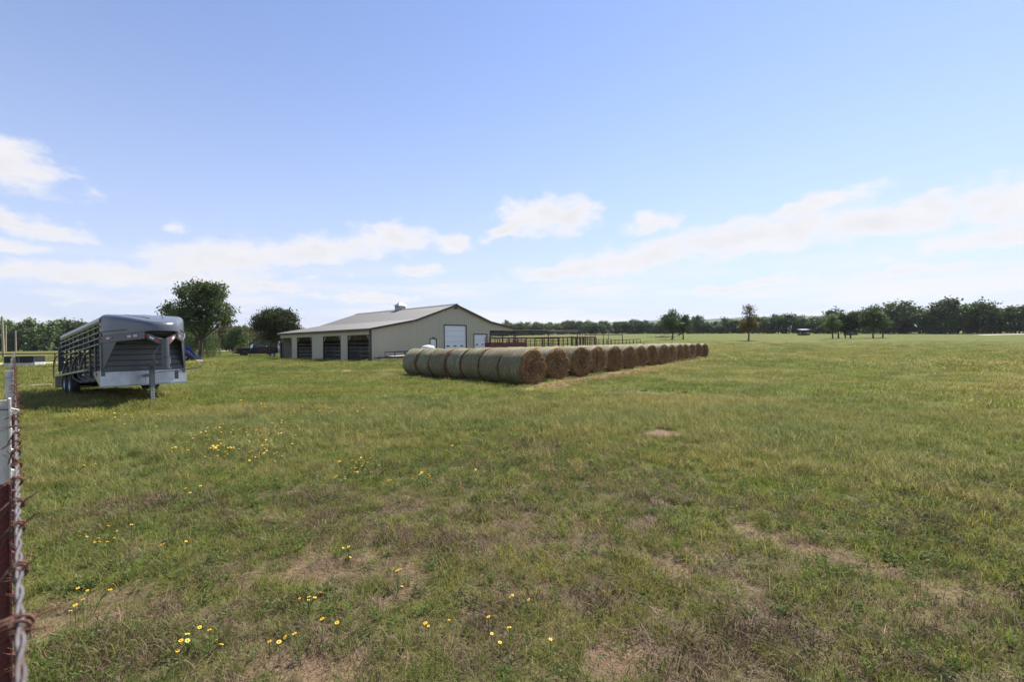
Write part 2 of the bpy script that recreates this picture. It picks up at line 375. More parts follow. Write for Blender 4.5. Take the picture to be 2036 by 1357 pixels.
def ground_mat():
    m = bpy.data.materials.new('pasture_ground'); m.use_nodes = True; nt = m.node_tree; N = nt.nodes.new; L = nt.links.new
    b = nt.nodes['Principled BSDF']; b.inputs['Roughness'].default_value = .95; b.inputs['Specular IOR Level'].default_value = .15
    at = N('ShaderNodeAttribute'); at.attribute_name = 'cover'; sp = N('ShaderNodeSeparateColor'); L(at.outputs['Color'], sp.inputs[0])
    g = N('ShaderNodeNewGeometry')
    def noise(s, d=5, st=None):
        n = N('ShaderNodeTexNoise'); n.inputs['Scale'].default_value = s; n.inputs['Detail'].default_value = d; n.inputs['Roughness'].default_value = .65
        if st:
            mp = N('ShaderNodeMapping'); mp.inputs['Scale'].default_value = st; L(g.outputs['Position'], mp.inputs[0]); L(mp.outputs[0], n.inputs['Vector'])
        else: L(g.outputs['Position'], n.inputs['Vector'])
        return n.outputs['Fac']
    def rng(v, a, c):
        n = N('ShaderNodeMapRange'); n.inputs['From Min'].default_value = a; n.inputs['From Max'].default_value = c; L(v, n.inputs[0]); return n.outputs[0]
    def mix(f, a, c):
        n = N('ShaderNodeMix'); n.data_type = 'RGBA'
        for k, v in (('Factor', f), ('A', a), ('B', c)):
            if isinstance(v, tuple): n.inputs[k].default_value = (*v, 1)
            elif isinstance(v, float): n.inputs[k].default_value = v
            else: L(v, n.inputs[k])
        return n.outputs['Result']
    grass = mix(rng(noise(.6), .35, .65), (.100, .118, .016), (.130, .130, .022))
    grass = mix(rng(noise(.05, 6), .38, .64), grass, (.092, .126, .017))
    grass = mix(rng(noise(14), .45, .75), grass, (.055, .066, .011))
    # mown bands lying across the far field
    grass = mix(rng(noise(.035, 5, (.35, 1.6, 1)), .52, .68), grass, (.155, .146, .032))
    dryc = mix(rng(noise(9), .35, .65), (.085, .060, .038), (.175, .128, .082))
    soilc = mix(rng(noise(3.2), .35, .7), (.20, .125, .080), (.30, .20, .128))
    soilc = mix(rng(noise(28), .48, .72), soilc, (.11, .07, .046))
    strawc = mix(rng(noise(12), .35, .65), (.30, .205, .115), (.46, .34, .20))
    c = mix(sp.outputs['Green'], grass, dryc)
    c = mix(sp.outputs['Red'], c, soilc)
    c = mix(sp.outputs['Blue'], c, strawc)
    L(c, b.inputs['Base Color'])
    bp = N('ShaderNodeBump'); bp.inputs['Strength'].default_value = .9; bp.inputs['Distance'].default_value = .05
    ad = N('ShaderNodeMath'); ad.operation = 'ADD'; L(noise(7, 4), ad.inputs[0]); L(noise(34, 4), ad.inputs[1]); L(ad.outputs[0], bp.inputs['Height']); L(bp.outputs[0], b.inputs['Normal'])
    return m

def build_ground():
    rings = np.concatenate([[0.0], np.geomspace(.35, 90, 250), np.geomspace(95, 7000, 70)])
    # finer spokes towards the pasture in front of the fence
    ang = np.concatenate([np.linspace(-62, 62, 520, endpoint=False), np.linspace(62, 298, 110, endpoint=False)])
    ang = np.radians(90-ang)
    na = len(ang)
    Rr, Aa = np.meshgrid(rings[1:], ang, indexing='ij')
    X = np.concatenate([[0.0], (Rr*np.cos(Aa)).ravel()]); Y = np.concatenate([[0.0], (Rr*np.sin(Aa)).ravel()])
    s, d, st, lu = cover(X, Y)
    r = np.hypot(X, Y)
    Z = terr(X, Y) + (fbm(X*3, Y*3, 71, 3)-.5)*.05*sstep(40, 8, r) - np.clip(s, 0, 1)*.02*sstep(30, 5, r)
    i = np.arange(len(rings)-2)[:, None]; k = np.arange(na)[None, :]; k2 = (k+1) % na
    F = np.stack([1+i*na+k, 1+(i+1)*na+k, 1+(i+1)*na+k2, 1+i*na+k2], -1).reshape(-1, 4)[:, ::-1]
    me = npmesh('ground', np.stack([X, Y, Z], 1), F, ground_mat(), True)
    # centre fan
    bm = bmesh.new(); bm.from_mesh(me); bm.verts.ensure_lookup_table()
    for q in range(na): bm.faces.new((bm.verts[0], bm.verts[1+q], bm.verts[1+(q+1) % na])).smooth = True
    bmesh.ops.recalc_face_normals(bm, faces=bm.faces)
    bm.to_mesh(me); bm.free()
    ca = me.color_attributes.new('cover', 'FLOAT_COLOR', 'POINT')
    ca.data.foreach_set('color', np.stack([np.clip(s, 0, 1), np.clip(d, 0, 1), st, lu], 1).astype(np.float32).ravel())
    if me.polygons[0].normal.z < 0: me.flip_normals()
    o = link('ground', me); tag(o, kind='structure'); return o
build_ground()

def strip(name, pts, w, m, lift=.03):
    V = []; F = []
    pts = [Vector((x, y, 0)) for x, y in pts]
    fine = []
    for i in range(len(pts)-1):
        n = max(2, int((pts[i+1]-pts[i]).length/3))
        fine += [pts[i].lerp(pts[i+1], k/n) for k in range(n)]
    fine.append(pts[-1])
    for i, p in enumerate(fine):
        d = (fine[min(i+1, len(fine)-1)]-fine[max(i-1, 0)]).normalized(); q = Vector((-d.y, d.x, 0))
        for k, s in enumerate((-1, -.33, .33, 1)):
            ww = w/2*s*(1+.10*math.sin(i*1.7+k)+.06*math.sin(i*.6+2*k)); P = p+q*ww
            V.append((P.x, P.y, tz(P.x, P.y)+lift*(1 if abs(s) < .5 else .25)))
    for i in range(len(fine)-1):
        for k in range(3): F.append((i*4+k, i*4+k+1, i*4+k+5, i*4+k+4))
    me = npmesh(name, V, F, m, True); o = link(name, me); tag(o, kind='structure'); return o
strip('gravel_road', [(-120, 40), (-70, 48), (-50, 51), (-41, 53)], 9.0, gravel_m, .05)
strip('gravel_road', [(-300, 95), (-150, 110), (-95, 120), (-70, 125)], 7.0, gravel_m, .06)
strip('sand_track', [(150, 148), (190, 158), (260, 166), (400, 172)], 5.5, gravel_m, .08)

def hills():
    m = M('far_wood', (.030, .050, .022), 1, 0, 0, .02, 0, col2=(.06, .085, .035))
    V = []; F = []; n = 260
    for i in range(n+1):
        a = R(90+80-160*i/n)
        for rr, k in ((1500, 0), (2100, .75), (2900, 1.0), (3600, .3)):
            x, y = rr*math.cos(a), rr*math.sin(a)
            h = (52 + 46*float(sstep(-25., 0., np.array([math.degrees(R(90)-a)]))[0])) + 30*float(fbm(np.array([i*.045+2.0]), np.array([rr*.001]), 91, 4)[0]) + 9*float(fbm(np.array([i*.6]), np.array([rr*.01]), 93, 3)[0])
            V.append((x, y, -2+h*k+k*8))
    for i in range(n):
        for k in range(3): F.append((i*4+k, i*4+k+1, i*4+k+5, i*4+k+4))
    o = link('hills', npmesh('hills', V, F, m, True)); tag(o, kind='structure')
hills()

# ------------------------------------------------------------------ barn
def build_barn():
    a = Vector((-13.42, 43.15, .02)); yaw = math.atan2(.746, .666)
    B = empty('barn', a, yaw, 'long beige metal barn with grey roof, open stall bays and lean-tos behind the hay bales', 'barn')
    LEN = 21.0
    PX = [0, 5.14, 10.64, 16.17, 21.06]; PZ = [3.15, 4.12, 5.97, 4.20, 3.42]
    def rz(x): return float(np.interp(x, PX, PZ))
    def ribbed(pts_xz, axis, at_, name, out, parent=B, m=beige):
        """pts: list of (s0, s1, zfun_bottom, zfun_top) -> sheet with ribs along s"""
        s0, s1, zb, zt = pts_xz
        S = [(s0, 0.0)]; k = math.ceil((s0-.12)/.305)
        while k*.305+.18 < s1-.005:
            c = k*.305+.1525
            if c-.03 > s0+.005: S += [(c-.035, 0), (c-.016, .02), (c+.016, .02), (c+.035, 0)]
            k += 1
        S.append((s1, 0.0)); b = MB(); V = []
        for s, dep in S:
            for z in (zb(s), zt(s)):
                q = at_+out*dep
                V.append((s, q, z) if axis == 'x' else (q, s, z))
        b.add(V, [(2*i, 2*i+2, 2*i+3, 2*i+1) for i in range(len(S)-1)])
        return b.build(name, m, parent)
    # gable wall, sheet by sheet, cut round the doors and the open right bay
    doors = [(7.06, 7.91, 2.16), (9.01, 12.28, 3.66), (13.46, 15.62, 2.70), (16.22, 21.06, 3.16)]
    def gable(y, out, holes):
        br = sorted(set([0.02, 20.98]+[round(.914*i, 3) for i in range(1, 23)]+[v for h in holes for v in h[:2]]+PX[1:4]))
        br = [v for v in br if 0.0 < v < 21.0]; seg = [br[0]]
        for v in br[1:]:
            if v-seg[-1] > .05: seg.append(v)
            elif any(abs(v-q) < 1e-6 for h in holes for q in h[:2]): seg[-1] = v
        for s0, s1 in zip(seg[:-1], seg[1:]):
            mid = (s0+s1)/2; zb = .02
            for h in holes:
                if h[0]-.001 < mid < h[1]+.001: zb = h[2]
            ribbed((s0, s1, lambda s, z=zb: z, lambda s: rz(s)-.03), 'x', y, 'wall_panel', out)
    gable(0.0, -1, doors)
    gable(LEN, 1, [(16.22, 21.06, 3.16), (8.5, 12.5, 3.6)])
    # side wall with four open bays
    bays = [(.25, 4.23), (5.72, 9.5), (12.29, 16.06), (17.6, 20.85)]
    ys = [.05]+[v for b in bays for v in b]+[20.98]
    for i in range(len(ys)-1):
        y0, y1 = ys[i], ys[i+1]; isbay = any(abs(y0-b[0]) < .01 for b in bays)
        n = max(1, round((y1-y0)/.914))
        for k in range(n):
            p0 = y0+(y1-y0)*k/n; p1 = y0+(y1-y0)*(k+1)/n
            ribbed((p0, p1, lambda s, z=(2.55 if isbay else .02): z, lambda s: 3.08), 'y', 0.0, 'wall_panel', -1)
    # inner long walls under the knees, with posts
    for x, out in ((5.14, -1), (16.17, 1)):
        n = 7
        for k in range(n): ribbed((LEN*k/n+.02, LEN*(k+1)/n-.02, lambda s: .02, lambda s, x=x: rz(x)-.15), 'y', x, 'wall_panel', out)
    for yy in (4.98, 10.9, 16.83):
        for k in range(5): MB().box((.2, yy-.03, .15+.42*k), (5.05, yy+.03, .42+.42*k)).build('stall_board', wood_dark, B)
    # roof sheets
    for j in range(4):
        x0, x1, z0, z1 = PX[j], PX[j+1], PZ[j], PZ[j+1]
        if j == 0: x0 -= .28; z0 -= .28*(PZ[1]-PZ[0])/5.14
        if j == 3: x1 += .25; z1 -= .25*(PZ[3]-PZ[4])/4.89
        w = (LEN+.5)/23; b = MB(); S = [(0, 0)]
        for c in (.23, .46, .69): S += [(c-.035, 0), (c-.012, .03), (c+.012, .03), (c+.035, 0)]
        S += [(w-.03, 0), (w-.012, .034), (w, .034)]
        V = []
        for s, d in S: V += [(x0, s, z0+d+.05), (x1, s, z1+d+.05)]
        b.add(V, [(2*i, 2*i+1, 2*i+3, 2*i+2) for i in range(len(S)-1)])
        b.add([(x0, 0, z0), (x1, 0, z1), (x1, w, z1), (x0, w, z0)], [(0, 3, 2, 1)])
        me = b.mesh('roof_panel', roof_m)
        for k in range(23): o = link('roof_panel', me, B); o.location = (0, -.25+k*w, 0)
    MB().prism([(10.34, -.27, 5.94), (10.64, -.27, 6.075), (10.94, -.27, 5.945), (10.94, -.27, 5.975), (10.64, -.27, 6.11), (10.34, -.27, 5.97)], (0, LEN+.54, 0)).build('ridge_cap', roof_m, B)
    # rake and eave trim
    for y in (-.262, LEN+.262):
        for j in range(4):
            MB().beam((PX[j]-(.28 if j == 0 else 0), y, PZ[j]-.04-(.05 if j == 0 else 0)), (PX[j+1]+(.25 if j == 3 else 0), y, PZ[j+1]-.04), .02, .20).build('rake_trim', trim_brown, B)
    MB().box((-.31, -.27, 2.93), (-.285, LEN+.27, 3.12)).build('eave_trim', trim_brown, B)
    MB().box((21.315, -.27, 3.20), (21.335, LEN+.27, 3.37)).build('eave_trim', trim_brown, B)
    MB().box((-.05, -.05, 0), (.10, .14, 3.02)).build('corner_post', trim_brown, B)
    MB().box((-.04, LEN-.12, 0), (.14, LEN+.04, 3.02)).build('corner_post', trim_brown, B)
    for b0, b1 in bays:      # bay jambs, header trim, knee braces, pipe gate
        for yy in (b0, b1): MB().box((-.03, yy-.035, 0), (.12, yy+.035, 2.56)).build('bay_post', trim_brown, B)
        MB().box((-.032, b0, 2.53), (-.012, b1, 2.58)).build('bay_header', trim_brown, B)
        for yy, s in ((b0, 1), (b1, -1)):
            MB().beam((.06, yy, 2.05), (.06, yy+s*.42, 2.52), .05, .09).build('brace', beige, B)
        gt = link('gate', None, B); gt.location = (.22, b0+.08, 0); W = b1-b0-.16
        for z in (.25, .45, .65, .85, 1.08, 1.32): MB().tube([(0, 0, z), (0, W, z)], .022, 6).build('rail', gate_grey, gt, True)
        for yy in (.0, W*.5, W): MB().tube([(.0, yy, .1), (.0, yy, 1.35)], .026, 6).build('upright', gate_grey, gt, True)
    # doors
    od = link('overhead_door', None, B)
    for k in range(6): MB().box((9.06, .06, .03+.6*k), (12.23, .10, .62+.6*k)).build('panel', door_white, od, bevel=.008)
    for k in range(3): MB().box((9.38+1.02*k, .045, 1.30), (9.78+1.02*k, .058, 1.42)).build('window', glass_dark, od)
    for x in (9.01, 12.28): MB().box((x-.05, -.035, .02), (x+.05, .10, 3.72)).build('jamb', trim_brown, od)
    MB().box((8.96, -.036, 3.66), (12.33, .1, 3.74)).build('header', trim_brown, od)
    sd = link('small_overhead_door', None, B)
    for k in range(4): MB().box((13.5, .06, .03+.66*k), (15.58, .10, .68+.66*k)).build('panel', door_white, sd, bevel=.008)
    for k in range(2): MB().box((13.85+.95*k, .045, 1.42), (14.2+.95*k, .058, 1.54)).build('window', glass_dark, sd)
    for x in (13.46, 15.62): MB().box((x-.05, -.035, .02), (x+.05, .10, 2.74)).build('jamb', trim_brown, sd)
    MB().box((13.41, -.036, 2.68), (15.67, .1, 2.76)).build('header', trim_brown, sd)
    wd = link('walk_door', None, B)
    MB().box((7.10, .03, .05), (7.87, .07, 2.12)).build('leaf', door_white, wd)
    MB().tube([(7.78, .02, 1.05), (7.78, -.05, 1.05), (7.70, -.05, 1.05)], .015, 6).build('handle', galv, wd)
    for x in (7.06, 7.91): MB().box((x-.045, -.034, .02), (x+.045, .08, 2.18)).build('jamb', trim_brown, wd)
    MB().box((7.015, -.035, 2.13), (7.955, .08, 2.20)).build('header', trim_brown, wd)
    MB().box((7.38, -.14, 2.24), (7.62, -.03, 2.32)).build('door_lamp', black_metal, B)
    fl = link('flood_light', None, B)
    MB().box((10.56, -.10, 5.52), (10.78, -.03, 5.66)).build('bracket', black_metal, fl)
    MB().lathe([(-.22, .0), (-.22, .075), (-.05, .05)], (10.5, -.02, 5.58), 'Y', 12).build('lamp_head', black_metal, fl, True)
    MB().lathe([(-.22, .0), (-.22, .075), (-.05, .05)], (10.88, -.02, 5.58), 'Y', 12).build('lamp_head', galv, fl, True)
    # lean-to posts and braces on the right
    MB().box((16.12, -.03, .02), (16.30, .12, 3.16)).build('bay_post', trim_brown, B)
    for yy in (.08, 5.2, 10.5, 15.7, 20.9):
        MB().box((20.86, yy-.07, 0), (21.0, yy+.07, 3.2)).build('post', wood_dark, B)
        MB().beam((20.93, yy, 2.45), (20.35, yy, 3.10), .09, .12).build('brace', wood_dark, B)
        if yy > 1: MB().beam((20.93, yy, 2.45), (20.93, yy-.6, 3.10), .09, .12).build('brace', wood_dark, B)
        MB().beam((20.93, yy, 2.45), (20.93, min(yy+.6, 20.98), 3.10), .09, .12).build('brace', wood_dark, B)
    MB().box((20.84, .02, 3.10), (21.02, 20.98, 3.32)).build('eave_beam', wood_dark, B)
    # cupola
    cu = link('cupola', None, B); cu.location = (10.64, 10.6, 5.92)
    MB().box((-.48, -.48, -.25), (.48, .48, .62)).build('base', galv, cu)
    for k in range(5): MB().box((-.50, -.35, .08+.1*k), (-.485, .35, .13+.1*k)).build('louver', galv, cu)
    MB().add([(-.62, -.62, .62), (.62, -.62, .62), (.62, .62, .62), (-.62, .62, .62), (0, 0, 1.12)], [(0, 1, 4), (1, 2, 4), (2, 3, 4), (3, 0, 4), (3, 2, 1, 0)]).build('cap', galv, cu)
    MB().tube([(0, 0, 1.08), (0, 0, 1.28)], [.04, .01], 8).build('finial', galv, cu)
    return B
build_barn()

# ------------------------------------------------------------------ hay bales
def hay_mats():
    def base(name): 
        m = bpy.data.materials.new(name); m.use_nodes = True; return m, m.node_tree, m.node_tree.nodes['Principled BSDF']
    # wrapped side: fine strings running round the bale, weathered patches, hay showing through
    m1, nt, b = base('net_wrap'); N = nt.nodes.new; L = nt.links.new; b.inputs['Roughness'].default_value = .75; b.inputs['Specular IOR Level'].default_value = .15
    tc = N('ShaderNodeTexCoord'); oi = N('ShaderNodeObjectInfo')
    def nz(s, st, d=5, off=True):
        mp = N('ShaderNodeMapping'); mp.inputs['Scale'].default_value = st; L(tc.outputs['Object'], mp.inputs[0])
        if off: 
            cb = N('ShaderNodeCombineXYZ'); ml = N('ShaderNodeMath'); ml.operation = 'MULTIPLY'; ml.inputs[1].default_value = 37; L(oi.outputs['Random'], ml.inputs[0]); L(ml.outputs[0], cb.inputs[0]); L(ml.outputs[0], cb.inputs[2]); L(cb.outputs[0], mp.inputs['Location'])
        n = N('ShaderNodeTexNoise'); n.inputs['Scale'].default_value = s; n.inputs['Detail'].default_value = d; n.inputs['Roughness'].default_value = .65; L(mp.outputs[0], n.inputs['Vector']); return n.outputs['Fac']
    def rg(v, a, c):
        n = N('ShaderNodeMapRange'); n.inputs['From Min'].default_value = a; n.inputs['From Max'].default_value = c; L(v, n.inputs[0]); return n.outputs[0]
    def mix(f, a, c):
        n = N('ShaderNodeMix'); n.data_type = 'RGBA'; L(f, n.inputs['Factor'])
        for k, v in (('A', a), ('B', c)):
            if isinstance(v, tuple): n.inputs[k].default_value = (*v, 1)
            else: L(v, n.inputs[k])
        return n.outputs['Result']
    c = mix(rg(nz(1.6, (1, .6, .6)), .35, .65), (.165, .145, .072), (.225, .212, .115))
    c = mix(rg(nz(2.2, (1.5, 1, 1), 4), .55, .72), c, (.20, .135, .075))
    c = mix(rg(nz(26, (1, .06, .06), 3), .48, .66), c, (.38, .375, .26))
    c = mix(rg(nz(48, (1, .12, .12), 2), .52, .66), c, (.10, .088, .058))
    rb = N('ShaderNodeMapRange'); rb.inputs['From Min'].default_value = .45; rb.inputs['To Max'].default_value = .55; L(oi.outputs['Random'], rb.inputs[0])
    c = mix(rb.outputs[0], c, (.17, .115, .062))
    L(c, b.inputs['Base Color'])
    bp = N('ShaderNodeBump'); bp.inputs['Strength'].default_value = .6; bp.inputs['Distance'].default_value = .02; L(nz(34, (1, .15, .15), 3), bp.inputs['Height']); L(bp.outputs[0], b.inputs['Normal'])
    # hay: rolled layers seen on the end, stalks
    m2, nt, b = base('hay'); N = nt.nodes.new; L = nt.links.new; b.inputs['Roughness'].default_value = .9; b.inputs['Specular IOR Level'].default_value = .15
    tc = N('ShaderNodeTexCoord'); oi = N('ShaderNodeObjectInfo')
    sp = N('ShaderNodeSeparateXYZ'); L(tc.outputs['Object'], sp.inputs[0])
    def mth(op, a, c=None):
        n = N('ShaderNodeMath'); n.operation = op
        for i, v in enumerate((a, c)):
            if v is None: continue
            if isinstance(v, (int, float)): n.inputs[i].default_value = v
            else: L(v, n.inputs[i])
        return n.outputs[0]
    zz = mth('SUBTRACT', sp.outputs[2], .71)
    rad = mth('SQRT', mth('ADD', mth('MULTIPLY', sp.outputs[1], sp.outputs[1]), mth('MULTIPLY', zz, zz)))
    angl = mth('ARCTAN2', zz, sp.outputs[1])
    cb = N('ShaderNodeCombineXYZ'); L(mth('MULTIPLY', rad, 16), cb.inputs[0]); L(mth('MULTIPLY', angl, 1.3), cb.inputs[1]); L(mth('MULTIPLY', oi.outputs['Random'], 50), cb.inputs[2])
    n = N('ShaderNodeTexNoise'); n.inputs['Scale'].default_value = 1.3; n.inputs['Detail'].default_value = 6; n.inputs['Roughness'].default_value = .7; L(cb.outputs[0], n.inputs['Vector'])
    c = mix(rg(n.outputs['Fac'], .35, .65), (.085, .046, .022), (.225, .135, .064))
    c = mix(rg(nz(2.4, (1, 1, 1), 4), .5, .72), c, (.085, .050, .027))
    c = mix(rg(nz(38, (.4, 1, 1), 3), .58, .74), c, (.42, .30, .165))
    L(c, b.inputs['Base Color'])
    bp = N('ShaderNodeBump'); bp.inputs['Strength'].default_value = 1; bp.inputs['Distance'].default_value = .04; L(n.outputs['Fac'], bp.inputs['Height']); L(bp.outputs[0], b.inputs['Normal'])
    return m1, m2
net_wrap, hay = hay_mats()
straw_m = leaf_mat('straw', (.30, .195, .095), (.17, .10, .045), (.52, .40, .23), .2, 2.0)
BR, BLEN = .71, 1.28
def bale_mesh(seed, hole=0.0):
    """hay roll along local x from 0 (exposed end) to BLEN, axis at z=BR"""
    nA, rg_ = 56, np.random.RandomState(seed)
    prof = [(0.07, 0.0), (.05, .12), (.045, .25), (.03, .38), (.02, .52), (.015, .62), (.03, .68), (.09, .71)] + [(BLEN*k/12, .71) for k in range(2, 11)] + [(BLEN-.07, .71), (BLEN-.02, .69), (BLEN-.01, .6), (BLEN-.03, .3), (BLEN-.05, 0)]
    V = []; F = []; ph = rg_.uniform(0, 6, 8)
    for i, (x, r) in enumerate(prof):
        for k in range(nA):
            t = 2*math.pi*k/nA
            w = 1+.014*math.sin(2*t+ph[0])+.010*math.sin(3*t+ph[1]+x*2)+.007*math.sin(7*t+ph[2]+3*x)+.012*math.sin(x*7+ph[3])*(r > .6)
            rr = r*w; y, z = rr*math.cos(t), rr*math.sin(t)
            if z < -.60*BR/.71: z = -.60+(z+.60)*.28          # settled on the ground
            xx = x
            if i < 7: xx += .035*rg_.randn()*(r > .05)*.6 + .02*math.sin(3*t+ph[4]+8*r)
            if hole and i < 5: d = math.hypot(y-.02, z+.02); xx += hole*max(0, 1-d/.33)
            V.append((xx, y, z+BR-.035))
    n = len(prof)
    for i in range(n-1):
        for k in range(nA): F.append((i*nA+k, i*nA+(k+1) % nA, (i+1)*nA+(k+1) % nA, (i+1)*nA+k))
    return npmesh('hay_roll', V, F, hay, True), ph
def wrap_mesh(ph, seed, x0=.06, x1=BLEN-.015):
    nA = 56; V = []; F = []; rg_ = np.random.RandomState(seed+50); nx = 14
    e0 = rg_.uniform(-.03, .03, nA); e1 = rg_.uniform(-.03, .03, nA)
    for i in range(nx):
        for k in range(nA):
            t = 2*math.pi*k/nA; x = x0+(x1-x0)*i/(nx-1)
            if i == 0: x += e0[k]
            if i == nx-1: x += e1[k]
            w = 1+.014*math.sin(2*t+ph[0])+.010*math.sin(3*t+ph[1]+x*2)+.007*math.sin(7*t+ph[2]+3*x)+.012*math.sin(x*7+ph[3])
            rr = (.71*w+.007) if i not in (0, nx-1) else .705*w
            y, z = rr*math.cos(t), rr*math.sin(t)
            if z < -.60: z = -.606+(z+.60)*.28
            V.append((x, y, z+BR-.035))
    for i in range(nx-1):
        for k in range(nA): F.append((i*nA+k, i*nA+(k+1) % nA, (i+1)*nA+(k+1) % nA, (i+1)*nA+k))
    return npmesh('net_wrap', V, F, net_wrap, True)
def straw_blades(C, Dn, Ln, wd, m, name, rs):
    """thin crossed blades: centres C, directions Dn, lengths Ln"""
    n = len(C); side = np.cross(Dn, rs.randn(n, 3)); side /= np.linalg.norm(side, axis=1)[:, None]+1e-9
    a = C-Dn*Ln[:, None]/2; b = C+Dn*Ln[:, None]/2; mid = C+rs.randn(n, 3)*Ln[:, None]*.07; s = side*wd/2
    V = np.stack([a-s*.6, a+s*.6, mid+s, mid-s, b], 1).reshape(-1, 3)
    i = np.arange(n)[:, None]*5
    F = np.concatenate([i+np.array([0, 1, 2]), i+np.array([0, 2, 3]), i+np.array([3, 2, 4])])
    return npmesh(name, V, F, m)
def end_straw(seed, n=620):
    rs = np.random.RandomState(seed)
    r = BR*np.sqrt(rs.rand(n))*.99; t = rs.rand(n)*2*np.pi; low = rs.rand(n) < .25
    t = np.where(low, -np.pi/2+rs.randn(n)*.5, t)
    C = np.stack([.02-np.abs(rs.randn(n))*.03, r*np.cos(t), BR-.03+r*np.sin(t)], 1); C[:, 2] = np.maximum(C[:, 2], .03)
    tan = np.stack([np.zeros(n), -np.sin(t), np.cos(t)], 1)
    D = tan*rs.choice([-1, 1], n)[:, None]+rs.randn(n, 3)*np.array([.30, .45, .55]); D /= np.linalg.norm(D, axis=1)[:, None]
    return straw_blades(C, D, rs.uniform(.07, .26, n), .009, straw_m, 'loose_straw', rs)
variants = []
for s in range(5):
    me, ph = bale_mesh(100+s, hole=(.0, .0, .16, .0, .10)[s]); variants.append((me, wrap_mesh(ph, s), wrap_mesh(ph, s+9, .08, BLEN-.22), end_straw(300+s)))
ORD = ['first', 'second', 'third', 'fourth', 'fifth', 'sixth', 'seventh', 'eighth', 'ninth', 'tenth', 'eleventh', 'twelfth', 'thirteenth', 'fourteenth', 'last']
def bales():
    ax = Vector((-.66, .75, 0)).normalized(); yaw = math.atan2(ax.y, ax.x)
    P0 = Vector((.78, 17.45, 0)); P1 = Vector((17.75, 42.1, 0)); rr = random.Random(3)
    for row in range(15):
        f = row/14; base = P0.lerp(P1, f) + ax*rr.uniform(-.12, .12)
        n = 7 if row == 0 else 4
        x = 0.0
        for i in range(n):
            v = (row*2+i*3+(1 if row == 3 else 0)) % 5 if not (row == 0 and i == 0) else 0
            if row in (3, 6) and i == 0: v = 2
            elif i == 0 and v in (2,): v = 3
            p = base+ax*x
            if row == 0: lab = 'round net-wrapped hay bale, %s from the brown end of the fully exposed row' % ORD[i]
            elif i == 0: lab = 'round hay bale showing its brown end, in the %s row from the fully exposed row' % ORD[row]
            else: lab = 'round hay bale, %s from its brown end, in %s row from the fully exposed row' % (ORD[i], ORD[row])
            s = .985+.03*rr.random()
            o = empty('hay_bale', (p.x, p.y, tz(p.x, p.y)-.01), yaw+rr.uniform(-.025, .025), lab, 'hay bale', 'round hay bales in rows')
            o.scale = (1, s, s)
            link('hay_roll', variants[v][0], o)
            link('net_wrap', variants[v][2 if (row == 0 and i in (3, 5)) or (row > 0 and rr.random() < .10) else 1], o)
            if i == 0 or (row == 0 and i in (4, 5)): q = link('loose_straw', variants[v][3], o); q['kind'] = 'stuff'
            if row == 0 and i == 4:
                pass
            x += BLEN+ (.0 if rr.random() < .7 else .03) + (.05 if row == 0 and i in (3, 4) else 0)
    # straw trodden into the ground along the exposed ends
    rs = np.random.RandomState(12); n = 9000
    (ax_, ay_), (bx_, by_) = STRAW; t = rs.rand(n)**1.25*1.18; 
    off = rs.randn(n)*.32
    dx, dy = bx_-ax_, by_-ay_; ln = math.hypot(dx, dy); nx, ny = dy/ln, -dx/ln
    X = ax_+dx*t+nx*(off+.25); Y = ay_+dy*t+ny*(off+.25)
    C = np.stack([X, Y, terr(X, Y)+.012+np.abs(rs.randn(n))*.02], 1)
    D = rs.randn(n, 3)*np.array([1, 1, .16]); D /= np.linalg.norm(D, axis=1)[:, None]
    o = link('fallen_straw', straw_blades(C, D, rs.uniform(.08, .30, n), .014, straw_m, 'fallen_straw', rs))
    tag(o, 'pale fallen straw strewn along the brown ends of the bales', 'straw', kind='stuff')
    # a torn tuft of hay hanging over the third bale of the exposed row
    return
bales()

